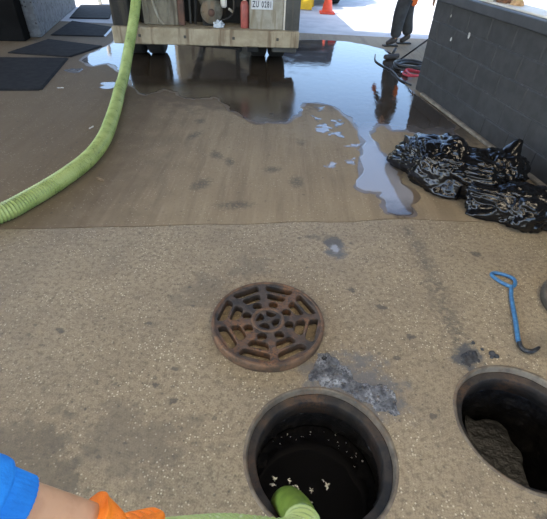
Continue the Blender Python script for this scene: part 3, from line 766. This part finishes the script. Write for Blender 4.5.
# local: +x to the right along the bumper, +y towards the cab
def tb(name, c, s, mt, bev=.006, parent=None, rot=None): return box(name, c, s, mt, parent or tr, bev, rot)
bump = tb('bumper', (0, .06, .382), (2.50, .12, .205), M_BUMP, .012)
for x in (-.9, -.3, .35, .95): tb('bumper_bolt', (x, -.003, .385), (.035, .012, .035), M_TRUCKGREY, .004, bump)
tb('bumper_deck', (0, .30, .475), (2.46, .42, .022), M_BUMP, .004)
tb('side_panel', (-1.12, .32, 1.05), (.24, .5, 1.14), M_TRUCKDARK, .012)
pn = tb('muddy_panel', (-.62, .20, .84), (.46, .05, .70), M_TANPANEL, .008)
for x in (-.78, -.66, -.52): tb('panel_rib', (x, .165, .84), (.022, .03, .66), M_TANPANEL, .006, pn)
tube('panel_pipe', catmull([Vector(p) for p in ((-.74, .13, 1.2), (-.70, .12, .8), (-.64, .12, .58), (-.58, .14, .5))], 6), .014, M_PLATEPANEL, tr, 8)
tb('rusty_post', (-.345, .20, .84), (.085, .07, .70), M_REDBROWN, .008)
tb('rail', (-.24, .34, .84), (.03, .05, .70), M_TRUCKGREY)
tb('back_plate', (-.02, .62, .90), (1.9, .04, .95), M_TRUCKDARK)
pmp = lathe('pump', [(0, -.16), (.06, -.16), (.07, -.15), (.135, -.13), (.148, -.10), (.148, .06), (.12, .10), (.06, .14), (.0, .16)], M_PUMP, tr, 32, (.06, .30, .66), axis='Y')
lathe('pump_hub', [(0, -.20), (.035, -.20), (.045, -.185), (.045, -.15), (.0, -.15)], M_REDBROWN, pmp, 20, (.06, .30, .66), axis='Y')
for k in range(8):
    a = 2 * PI * k / 8; tb('pump_bolt', (0.06 + .112 * math.cos(a), .165, .66 + .112 * math.sin(a)), (.018, .016, .018), M_PUMP, .003, pmp)
tb('pump_foot', (.03, .30, .53), (.20, .14, .09), M_TRUCKDARK, .006)
tube('pump_pipe', catmull([Vector(p) for p in ((-.02, .32, .74), (-.10, .36, .86), (-.12, .4, 1.1), (-.1, .5, 1.5))], 8), .06, M_PUMP, tr, 16)
tube('hydraulic_line', catmull([Vector(p) for p in ((-.17, .25, .5), (-.15, .22, .75), (-.19, .22, 1.0), (-.15, .3, 1.4))], 8), .018, M_TRUCKDARK, tr, 10)
tube('hydraulic_line', catmull([Vector(p) for p in ((.16, .22, .56), (.30, .2, .60), (.36, .22, .72), (.34, .25, 1.0), (.30, .3, 1.4))], 8), .015, M_TRUCKDARK, tr, 10)
bt = tb('white_canister', (.225, .24, .765), (.085, .08, .115), M_WHITE, .02)
tube('canister_neck', [Vector((.22, .24, .82)), Vector((.215, .24, .87))], .018, M_WHITE, bt, 12)
tube('valve_handle', [Vector((.29, .22, .70)), Vector((.35, .20, .665))], .016, M_PLATEPANEL, tr, 10)
rc = lathe('red_cylinder', [(0, .487), (.050, .487), (.056, .50), (.056, .75), (.046, .79), (.022, .81), (.0, .81)], M_RED, tr, 24, (.505, .16, 0))
lathe('cylinder_head', [(0, .81), (.02, .81), (.026, .82), (.026, .85), (.012, .865), (0, .865)], M_WHITE, rc, 16, (.505, .16, 0))
pp = tb('plate_panel', (.80, .13, .80), (.46, .05, .64), M_PLATEPANEL, .01)
plate = tb('number_plate', (.735, .098, .785), (.29, .008, .13), M_PLATE, .004, pp)
for ch, lx in zip('ZU0281', (-.108, -.062, .008, .045, .082, .116)):
    fc = bpy.data.curves.new('letter', 'FONT'); fc.body = ch; fc.size = .098; fc.align_x = 'CENTER'; fc.align_y = 'CENTER'; fc.extrude = .002; fc.offset = .0018
    fo = bpy.data.objects.new('tmp', fc); C.objects.link(fo); dg = bpy.context.evaluated_depsgraph_get()
    fm = bpy.data.meshes.new_from_object(fo.evaluated_get(dg)); bpy.data.objects.remove(fo); fm.materials.clear()
    fm.transform(Matrix.Translation((.735 + lx, .0925, .777)) @ Matrix.Rotation(PI / 2, 4, 'X') @ Matrix.Diagonal((.62, 1, 1, 1)))
    link('letter', fm, M_PLATEINK, plate)
tb('plate_panel_trim', (1.045, .125, .80), (.022, .05, .64), M_WHITE, .004, pp)
tb('grey_panel', (1.155, .30, 1.0), (.19, .44, 1.05), M_TRUCKGREY, .012)
rag = bmesh.new(); bmesh.ops.create_icosphere(rag, subdivisions=4, radius=1)
for v in rag.verts:
    n = v.co.normalized(); k = 1 + .5 * noise.noise(n * 2.2) + .2 * noise.noise(n * 5)
    v.co = Vector((n.x * .065 * k, n.y * .055 * k, max(-.02, n.z * .06 * k) + .02))
ro = from_bm('rag', rag, M_CLOTHW, None, True)
ro.location = tr.matrix_basis @ Vector((.15, .14, .4885)); 
ro.location = Matrix.Translation((-1.05, 6.22, 0)) @ Matrix.Rotation(math.radians(6.16), 4, 'Z') @ Vector((.15, .14, .4885)); tag(ro, 'crumpled pale blue rag on the truck bumper under the pump', 'rag')
# frame, tank, cab, wheels
for x in (-.42, .42): tb('chassis_rail', (x, 3.6, .80), (.09, 6.4, .22), M_TRUCKDARK)
lathe('tank', [(0, .75), (.5, .78), (.82, .92), (.95, 1.1), (.95, 4.7), (.8, 4.95), (0, 5.05)], M_TANK, tr, 48, (0, 0, 1.95), axis='Y')
cab = tb('cab', (0, 6.1, 1.65), (2.3, 1.7, 1.9), M_TANPANEL, .08)
tb('windscreen', (0, 6.96, 2.1), (2.0, .03, .75), M_GLASS, .01, cab)
for s in (-1, 1): tb('door_window', (s * 1.155, 6.2, 2.1), (.02, .8, .6), M_GLASS, .01, cab)
def wheel(parent, c, r, wdt, name='wheel', tread=True):
    t = empty(name, c, 0, parent)
    bm = bmesh.new(); h = wdt / 2
    lathe('x', [(r * .58, -h * .8), (r * .70, -h), (r * .90, -h), (r * .985, -h * .82), (r, -h * .6), (r, h * .6), (r * .985, h * .82), (r * .90, h), (r * .70, h), (r * .58, h * .8)], None, seg=48, axis='X', closed=True, bm=bm)
    from_bm('tyre', bm, M_TYRE, t, True)
    lathe('rim', [(0, -h * .2), (r * .25, -h * .3), (r * .3, -h * .6), (r * .58, -h * .75), (r * .58, h * .75), (r * .3, h * .6), (0, h * .5)], M_HUB, t, 32, axis='X')
    return t
for x in (-1.08, -.80, .72, 1.0): wheel(tr, (x, .78, .48), .475, .25)
for x in (-1.0, 1.0): wheel(tr, (x, 6.0, .48), .475, .27)
tube('axle', [Vector((-1.0, .78, .48)), Vector((1.0, .78, .48))], .07, M_TRUCKDARK, tr, 14)
tb('step_bracket', (.62, .24, .235), (.16, .24, .09), M_TRUCKDARK, .008)
tb('tool_tray', (1.06, .22, .245), (.34, .3, .075), M_TRUCKGREY, .008)
tube('tow_bar', catmull([Vector(p) for p in ((-.35, .25, .25), (.1, .2, .235), (.42, .18, .22))], 6), .02, M_TRUCKDARK, tr, 10)
tb('tow_bar_knob', (.43, .17, .215), (.07, .07, .07), M_TRUCKDARK, .02)
tb('mudflap', (-1.0, .30, .26), (.34, .02, .10), M_TYRE, .004)

# ================================================================== PEOPLE
def person(name, base, rz, pose, label, hivis, sub=2):
    """pose: dict of joints in local metres, facing -x"""
    t = tag(empty(name, base, rz), label, 'person')
    J = {k: Vector(v) for k, v in pose.items()}
    nodes = []; idx = {}; edges = []
    def nd(k, co, r): idx[k] = len(nodes); nodes.append((tuple(co), r)); return idx[k]
    nd('pel', J['pel'], (.125, .155)); nd('waist', J['pel'].lerp(J['neck'], .35), (.10, .14)); nd('chest', J['pel'].lerp(J['neck'], .75), (.115, .165)); nd('neckb', J['neck'], .062)
    nd('neckt', J['neck'].lerp(J['head'], .45), .055); nd('headl', J['head'] + Vector((-.015, 0, -.04)), (.078, .07)); nd('head', J['head'] + Vector((0, 0, .04)), (.095, .08)); nd('headt', J['head'] + Vector((.005, 0, .11)), (.06, .055))
    edges += [(0, 1), (1, 2), (2, 3), (3, 4), (4, 5), (5, 6), (6, 7)]
    for s in 'lr':
        hip, kn, an, toe = (J[s + k] for k in ('hip', 'knee', 'ankle', 'toe'))
        a = nd(s + 'hip', hip, .088); b = nd(s + 'thigh', hip.lerp(kn, .4), .08); c = nd(s + 'kn', kn, .058); d = nd(s + 'calf', kn.lerp(an, .3), .056); e = nd(s + 'an', an, .038); f = nd(s + 'toe', toe, .032)
        edges += [(0, a), (a, b), (b, c), (c, d), (d, e), (e, f)]
        sh, el, wr, ha = (J[s + k] for k in ('sh', 'elbow', 'wrist', 'hand'))
        a = nd(s + 'sh', sh, .062); b = nd(s + 'ua', sh.lerp(el, .5), .050); c = nd(s + 'el', el, .042); d = nd(s + 'fa', el.lerp(wr, .35), .040); e = nd(s + 'wr', wr, .028); f = nd(s + 'palm', wr.lerp(ha, .55), (.036, .022))
        edges += [(2, a), (a, b), (b, c), (c, d), (d, e), (e, f)]
        dv = (ha - wr).normalized(); side = Vector((1, 0, 0)); pw = wr.lerp(ha, .8)
        for q, L in zip((-.026, -.009, .009, .026), (.070, .082, .078, .060)):
            g = nd('', pw + side * q, .010); h_ = nd('', pw + side * q + dv * L * .55, .009); i_ = nd('', pw + side * q * .9 + dv * L + Vector((0, .012 if s == 'l' else -.012, 0)), .008)
            edges += [(f, g), (g, h_), (h_, i_)]
        g = nd('', wr.lerp(ha, .45) - side * .04, .011); h_ = nd('', wr.lerp(ha, .8) - side * .058, .010); edges += [(f, g), (g, h_)]
    skin('body', nodes, edges, M_SKIN, t, sub)
    # trousers
    nn = [(tuple(J['pel'] + Vector((0, 0, .10))), (.125, .155)), (tuple(J['pel']), (.14, .165))]; ee = [(0, 1)]
    for s in 'lr':
        hip, kn, an = (J[s + k] for k in ('hip', 'knee', 'ankle')); b0 = len(nn)
        nn += [(tuple(hip), .125), (tuple(hip.lerp(kn, .5)), .128), (tuple(kn), .118), (tuple(kn.lerp(an, .45)), .105), (tuple(kn.lerp(an, .72)), .104), (tuple(kn.lerp(an, .92)), .082)]
        ee += [(1, b0), (b0, b0 + 1), (b0 + 1, b0 + 2), (b0 + 2, b0 + 3), (b0 + 3, b0 + 4), (b0 + 4, b0 + 5)]
    skin('trousers', nn, ee, M_TROUS, t, sub, 1)
    # jacket with sleeves
    top = [(tuple(J['pel'] + Vector((0, 0, .0))), (.20, .20)), (tuple(J['pel'].lerp(J['neck'], .35)), (.185, .185)), (tuple(J['pel'].lerp(J['neck'], .75)), (.195, .195)), (tuple(J['neck'] + Vector((0, 0, -.01))), .075)]; ee = [(0, 1), (1, 2), (2, 3)]
    for s in 'lr':
        sh, el, wr = (J[s + k] for k in ('sh', 'elbow', 'wrist')); b0 = len(top); end = .92 if hivis else .15
        top += [(tuple(sh), .078), (tuple(sh.lerp(el, .5)), .066), (tuple(el), .058), (tuple(el.lerp(wr, end)), .046)]; ee += [(2, b0), (b0, b0 + 1), (b0 + 1, b0 + 2), (b0 + 2, b0 + 3)]
    skin('jacket', top, ee, M_TROUS if hivis else M_CLOTHW, t, sub)
    for s in 'lr':
        an, toe = J[s + 'ankle'], J[s + 'toe']; d = (toe - an); d.z = 0; d.normalize()
        bt = skin('boot', [(tuple(an + Vector((0, 0, .07))), .058), (tuple(an + Vector((0, 0, -.02))), .056), (tuple(Vector((an.x, an.y, toe.z)) - d * .03 + Vector((0, 0, .01))), (.048, .045)), (tuple(Vector((an.x, an.y, toe.z)) + d * .10 + Vector((0, 0, .012))), (.048, .05)), (tuple(toe + d * .03), (.04, .038))], [(0, 1), (1, 2), (1, 3), (3, 4)], M_BOOT, t, 2, 1)
        zs = min((v.co.z for v in bt.data.vertices))
        fl = max(0.0, toe.z - .045)
        for v in bt.data.vertices: v.co.z = max(v.co.z, fl + .002)
        sl_ = box('sole', ((an.x + toe.x) / 2 + d.x * .0, (an.y + toe.y) / 2, fl + .012), (.27, .092, .022), M_TYRE, bt, .008, Matrix.Rotation(math.atan2(d.y, d.x), 3, 'Z'))
        if hivis:
            wr, ha = J[s + 'wrist'], J[s + 'hand']; dv = (ha - wr).normalized(); nn = [(tuple(wr - dv * .04), .045), (tuple(wr), .038), (tuple(wr.lerp(ha, .6)), (.048, .032))]; ee = [(0, 1), (1, 2)]
            pw = wr.lerp(ha, .85)
            for q, L in zip((-.03, -.010, .010, .03), (.075, .087, .083, .066)):
                b0 = len(nn); side = Vector((1, 0, 0))
                nn += [(tuple(pw + side * q), .014), (tuple(pw + side * q + dv * L * .55), .013), (tuple(pw + side * q * .9 + dv * L + Vector((0, .014 if s == 'l' else -.014, 0))), .011)]; ee += [(2, b0), (b0, b0 + 1), (b0 + 1, b0 + 2)]
            b0 = len(nn); nn += [(tuple(wr.lerp(ha, .45) - Vector((.045, 0, 0))), .015), (tuple(wr.lerp(ha, .85) - Vector((.064, 0, 0))), .013)]; ee += [(2, b0), (b0, b0 + 1)]
            skin('glove', nn, ee, M_HIVIS, t, 2)
    H = J['head']
    bm = bmesh.new(); bmesh.ops.create_icosphere(bm, subdivisions=3, radius=1)
    for v in bm.verts:
        n = v.co.copy(); v.co = Vector((n.x * .108 + .018, n.y * .094, max(-.25, n.z) * .115 + .065)) + H
    from_bm('hair', bm, M_HAIR, t, True)
    for sy in (-1, 1):
        lathe('eye', [(0, -.011), (.008, -.008), (.011, 0), (.008, .008), (0, .011)], M_WHITE, t, 12, tuple(H + Vector((-.082, sy * .03, .025))))
        bm = bmesh.new(); bmesh.ops.create_icosphere(bm, subdivisions=2, radius=1, matrix=Matrix.Translation(H + Vector((.0, sy * .083, .015))) @ Matrix.Diagonal((.02, .01, .03, 1))); from_bm('ear', bm, M_SKIN, t, True)
    bm = bmesh.new(); bmesh.ops.create_icosphere(bm, subdivisions=2, radius=1, matrix=Matrix.Translation(H + Vector((-.098, 0, .0))) @ Matrix.Diagonal((.02, .014, .024, 1))); from_bm('nose', bm, M_SKIN, t, True)
    bm = bmesh.new(); bmesh.ops.create_icosphere(bm, subdivisions=2, radius=1, matrix=Matrix.Translation(H + Vector((-.088, 0, -.045))) @ Matrix.Diagonal((.008, .024, .007, 1))); from_bm('mouth', bm, M_REDBROWN, t, True)
    return t
# striding to the left of the picture; facing local -x
walk = dict(pel=(.0, 0, .90), neck=(-.03, 0, 1.45), head=(-.06, 0, 1.60),
            lhip=(-.06, -.08, .86), lknee=(-.13, -.09, .48), lankle=(-.13, -.09, .10), ltoe=(-.26, -.09, .045),
            rhip=(.06, .08, .86), rknee=(.09, .09, .47), rankle=(.20, .09, .12), rtoe=(.09, .09, .05),
            lsh=(-.02, -.20, 1.38), lelbow=(.06, -.25, 1.07), lwrist=(.03, -.26, .81), lhand=(.02, -.26, .71),
            rsh=(-.02, .20, 1.38), relbow=(-.06, .24, 1.10), rwrist=(-.18, .23, .88), rhand=(-.21, .23, .80))
person('person', (2.06, 8.40, -.001), math.radians(12), walk, 'person in dark work trousers and boots walking past the end of the wall, orange glove', True)
stand = dict(pel=(0, 0, .92), neck=(0, 0, 1.46), head=(-.02, 0, 1.62),
             lhip=(0, -.09, .88), lknee=(-.02, -.10, .48), lankle=(.0, -.10, .09), ltoe=(-.14, -.11, .045),
             rhip=(0, .09, .88), rknee=(-.02, .10, .48), rankle=(.0, .10, .09), rtoe=(-.14, .11, .045),
             lsh=(0, -.20, 1.40), lelbow=(.02, -.26, 1.06), lwrist=(-.03, -.31, .78), lhand=(-.04, -.315, .68),
             rsh=(0, .20, 1.40), relbow=(.02, .25, 1.12), rwrist=(-.04, .27, .86), rhand=(-.05, .27, .77))
person('person', (2.86, 8.50, -.001), math.radians(-80), stand, 'person standing behind the block wall, only a bare hand showing past its end', False)

# the arm that holds the hose
arm = tag(empty('person', (-.36, -.05, 1.22)), 'arm in a blue knit sleeve and orange glove reaching down to hold the hose', 'person')
def rel(p): return tuple(Vector(p) - Vector((-.36, -.05, 1.22)))
SH, EL, WR = Vector((-.36, -.05, 1.22)), Vector((-.492, .244, .966)), Vector((-.284, .276, .735))
PALM = Vector((-.270, .275, .654))
skin('body', [(rel(SH), .062), (rel(SH.lerp(EL, .5)), .054), (rel(EL), .046), (rel(EL.lerp(WR, .3)), .045), (rel(EL.lerp(WR, .65)), .038), (rel(WR), .0305), (rel(PALM), (.036, .022))], [(i, i + 1) for i in range(6)], M_SKIN, arm, 3)
# sleeve: loose fabric with folds, ribbed cuff
path = resample(catmull([SH + Vector((.02, -.05, .03)), SH.lerp(EL, .5), EL + Vector((-.01, .0, .0)), EL.lerp(WR, .20), EL.lerp(WR, .34)], 12), .006)
path = [p - Vector((-.36, -.05, 1.22)) for p in path]
def slr(i, n): 
    t = i / n; return .071 - .013 * t + .004 * math.sin(i * .55) * (.4 + noise.noise(Vector((i * .11, 0, 0))))
sv = tube('sleeve', path, slr, M_SLEEVE, arm, 40)
for v in sv.data.vertices:
    q = v.co * 16; v.co += .007 * Vector((noise.noise(q), noise.noise(q + Vector((9, 0, 0))), noise.noise(q + Vector((0, 9, 0)))))
cp = resample([EL.lerp(WR, .31), EL.lerp(WR, .50)], .005); cp = [p - Vector((-.36, -.05, 1.22)) for p in cp]
bm = bmesh.new(); tube('x', cp, lambda i, n: .051 - .007 * i / n + .0, None, seg=96, bm=bm)
bm.verts.ensure_lookup_table()
for i, v in enumerate(bm.verts):
    ring_i, k = divmod(i, 96)
    v.co += (v.co - cp[min(ring_i, len(cp) - 1)]).normalized() * (.0012 if k % 3 == 0 else -.0006)
from_bm('ribbed_cuff', bm, M_SLEEVE, sv, True)
# glove: cuff with a rolled, flared edge, palm, four fingers over the hose and a thumb beneath
hd = (PALM - WR).normalized(); O_ = Vector((-.36, -.05, 1.22))
gp = resample(catmull([WR - hd * .018 + Vector((-.016, -.0, .010)), WR, WR.lerp(PALM, .5)], 6), .004)
nG = len(gp)
cf = tube('glove', [p - O_ for p in gp], lambda i, n: .041 - .005 * min(1, i / (n * .45)) + .004 * math.exp(-((i - 1) / 2.0) ** 2), M_ORGLOVE, arm, 40)
for v in cf.data.vertices:
    q = v.co * 30; v.co += .006 * Vector((noise.noise(q), noise.noise(q + Vector((9, 0, 0))), noise.noise(q + Vector((0, 9, 0)))))
hp = [Vector((-.36, -.05, 1.22))]
nn = [(rel(WR.lerp(PALM, .2)), .034), (rel(WR.lerp(PALM, .6)), (.040, .032)), (rel(PALM), (.042, .030))]; ee = [(0, 1), (1, 2)]
# the hose beneath the palm runs from (-.297,.255,.588) to (-.242,.302,.508)
hdir = (Vector((-.242, .302, .508)) - Vector((-.297, .255, .588))).normalized()
hc = Vector((-.262, .285, .540)); 
tow = (PALM - hc); tow = (tow - hdir * tow.dot(hdir)).normalized(); sid = hdir.cross(tow).normalized()
if sid.y < 0: sid = -sid
for k, (off, L) in enumerate(zip((-.036, -.012, .012, .036), (1.65, 1.85, 1.8, 1.55))):
    b0 = len(nn); c_ = hc + hdir * off
    for j, f_ in enumerate((.35, .75, 1.2, L)):
        p_ = c_ + (tow * math.cos(f_) + sid * math.sin(f_)) * (.062 + .012)
        nn.append((rel(p_), (.0135, .0125, .0115, .0105)[j])); ee.append((2 if j == 0 else b0 + j - 1, b0 + j))
b0 = len(nn)
for j, f_ in enumerate((-.45, -.85, -1.2)):
    p_ = hc - hdir * .045 + (tow * math.cos(f_) + sid * math.sin(f_)) * .074 + hdir * .012 * j
    nn.append((rel(p_), (.016, .0145, .012)[j])); ee.append((1 if j == 0 else b0 + j - 1, b0 + j))
skin('glove_hand', nn, ee, M_ORGLOVE, cf, 2, 1)

# ================================================================== YARD THINGS
co = tag(empty('traffic_cone', (.98, 11.62, -.004)), 'orange-red traffic cone standing by the dark car in the sun', 'cone')
box('base', (0, 0, .018), (.36, .36, .036), M_CONE, co, .01)
lathe('cone_body', [(.135, .036), (.13, .05), (.085, .30), (.06, .45), (.03, .68), (.022, .70), (0, .70)], M_CONE, co, 32)
lathe('white_band', [(.0885, .30), (.0885, .302), (.0605, .45), (.0605, .448)], M_CONEW, co, 32)
ys = tag(empty('caution_stand', (.48, 12.1, -.004), math.radians(-8)), 'yellow folding floor stand beside the traffic cone', 'floor stand')
for s in (-1, 1):
    box('panel', (0, s * .13, .33), (.34, .018, .66), M_YEL, ys, .006, Matrix.Rotation(s * .36, 3, 'X'))
box('hinge', (0, 0, .635), (.20, .05, .04), M_YEL, ys, .01)
car = tag(empty('parked_car', (.55, 12.75, -.004), math.radians(4)), 'dark parked car behind the traffic cone, tail towards the bay', 'car')
def prism(name, prof, w_, mt, parent, bev=.03):
    bm = bmesh.new(); a = [bm.verts.new((-w_ / 2, y, z)) for y, z in prof]; b = [bm.verts.new((w_ / 2, y, z)) for y, z in prof]; n = len(prof)
    bm.faces.new(a); bm.faces.new(b[::-1])
    for i in range(n): bm.faces.new((a[i], b[i], b[(i + 1) % n], a[(i + 1) % n]))
    bmesh.ops.recalc_face_normals(bm, faces=bm.faces)
    bmesh.ops.bevel(bm, geom=bm.edges[:], offset=bev, segments=2, affect='EDGES'); return from_bm(name, bm, mt, parent)
prism('body', [(0, .32), (0, .95), (.25, 1.05), (.55, 1.62), (2.4, 1.68), (3.1, 1.10), (4.2, .95), (4.35, .6), (4.3, .32)], 1.78, M_CAR, car, .06)
box('bumper', (0, -.02, .48), (1.72, .16, .22), M_TYRE, car, .03)
box('rear_window', (0, .345, 1.33), (1.40, .03, .40), M_GLASS, car, .01, Matrix.Rotation(math.radians(-28), 3, 'X'))
for s in (-1, 1):
    box('tail_lamp', (s * .74, -.005, .82), (.2, .04, .16), M_LAMPG, car, .01)
    box('side_window', (s * .892, 1.5, 1.34), (.02, 1.5, .36), M_GLASS, car, .01)
    wheel(car, (s * .80, .62, .335), .335, .22); wheel(car, (s * .80, 3.4, .335), .335, .22)

# washer hoses tangled behind the wall end
def loopy(cx, cy, rx, ry, n, seed, z=.02):
    pts = []
    for i in range(n * 10):
        a = 2 * PI * i / 10; q = seed + i * .17
        pts.append((cx + (rx + .1 * noise.noise(Vector((q, 0, 0)))) * math.cos(a) + .06 * noise.noise(Vector((q, 5, 0))), cy + (ry + .12 * noise.noise(Vector((q, 9, 0)))) * math.sin(a), z + .022 * i / 10 + .02 * abs(noise.noise(Vector((q * 2, 3, 0))))))
    return pts
tag(tube('washer_hose', resample(catmull(loopy(1.90, 6.72, .24, .22, 3, 2) + [(2.3, 6.4, .05), (2.5, 5.9, .03)], 8), .02), .018, M_BLKHOSE, None, 10), 'black washer hose lying in loops behind the end of the block wall', 'hose')
tag(tube('washer_hose', resample(catmull(loopy(1.86, 6.32, .13, .16, 2, 8, .02) + [(2.1, 6.3, .03), (2.4, 6.1, .03)], 8), .02), .014, M_PINK, None, 10), 'thin red hose looped beside the black washer hose', 'hose')
tag(tube('washer_hose', resample(catmull([(1.72, 5.85, .012), (1.62, 6.1, .012), (1.60, 6.5, .012), (1.50, 6.8, .012), (1.44, 7.1, .012), (1.5, 7.5, .012)], 8), .02), .011, M_BLKHOSE, None, 8), 'thin black hose trailing through the puddle by the wall end', 'hose')
wd = tag(empty('spray_lance', (1.74, 6.98, .02)), 'black spray lance leaning against the end of the block wall', 'lance')
tube('lance_tube', [Vector((0, 0, .01)), Vector((.42, -.36, .52))], .013, M_BLKHOSE, wd, 10)
tube('grip', [Vector((.42, -.36, .52)), Vector((.56, -.48, .69))], .022, M_BLKHOSE, wd, 12)
tube('nozzle', [Vector((-.03, .026, -.008)), Vector((0, 0, .01))], .02, M_ALU, wd, 12)
pl = tag(empty('squeegee_head', (1.72, 7.28, .0)), 'dark rubber lump of a squeegee head lying in the puddle', 'squeegee')
box('blade', (0, 0, .045), (.30, .07, .07), M_BOOT, pl, .02, Matrix.Rotation(.5, 3, 'Z')); tube('socket', [Vector((0, 0, .06)), Vector((.06, .08, .15))], .022, M_BLKHOSE, pl, 12)

# things on the counter board of the wall
def lump(name, c, s, mt, label, cat, seed, rz=0):
    bm = bmesh.new(); bmesh.ops.create_icosphere(bm, subdivisions=4, radius=1)
    for v in bm.verts:
        n = v.co.normalized(); k = 1 + .35 * noise.noise(n * 2 + Vector((seed, 0, 0))) + .15 * noise.noise(n * 5 + Vector((seed, 0, 0)))
        v.co = Vector((n.x * s[0] * k, n.y * s[1] * k, max(-.3, n.z * k) * s[2] + .3 * s[2]))
    o = from_bm(name, bm, mt, None, True); o.location = c; o.rotation_euler.z = rz; return tag(o, label, cat)
lump('rag', (1.955, 4.78, 1.126), (.06, .08, .05), M_PAPER, 'pale crumpled rag on the white counter of the block wall', 'rag', 3)
lump('work_glove', (2.04, 4.64, 1.126), (.07, .09, .06), M_BROWN, 'brown leather work glove on the white counter of the block wall', 'glove', 6)
lump('rag', (2.10, 4.48, 1.126), (.05, .07, .04), M_TANRAG, 'tan rag beside the brown glove on the white counter', 'rag', 9)

# ================================================================== ADDED FILL LIGHTS
for i, (x, y) in enumerate(((-2.2, .2), (1.8, .2), (-2.2, -3.6), (1.8, -3.6), (3.6, 2.2))):  # unseen lamps added to brighten and warm the floor
    t = tag(empty('fill_light', (x, y, 4.98)), 'added unseen fill light panel under the canopy', 'fill light', 'added fill lights under the canopy')
    box('housing', (0, 0, .03), (2.46, .46, .06), M_WHITE, t, .006)
    box('fill_panel', (0, 0, -.012), (2.4, .4, .03), M_FILL, t, .006)
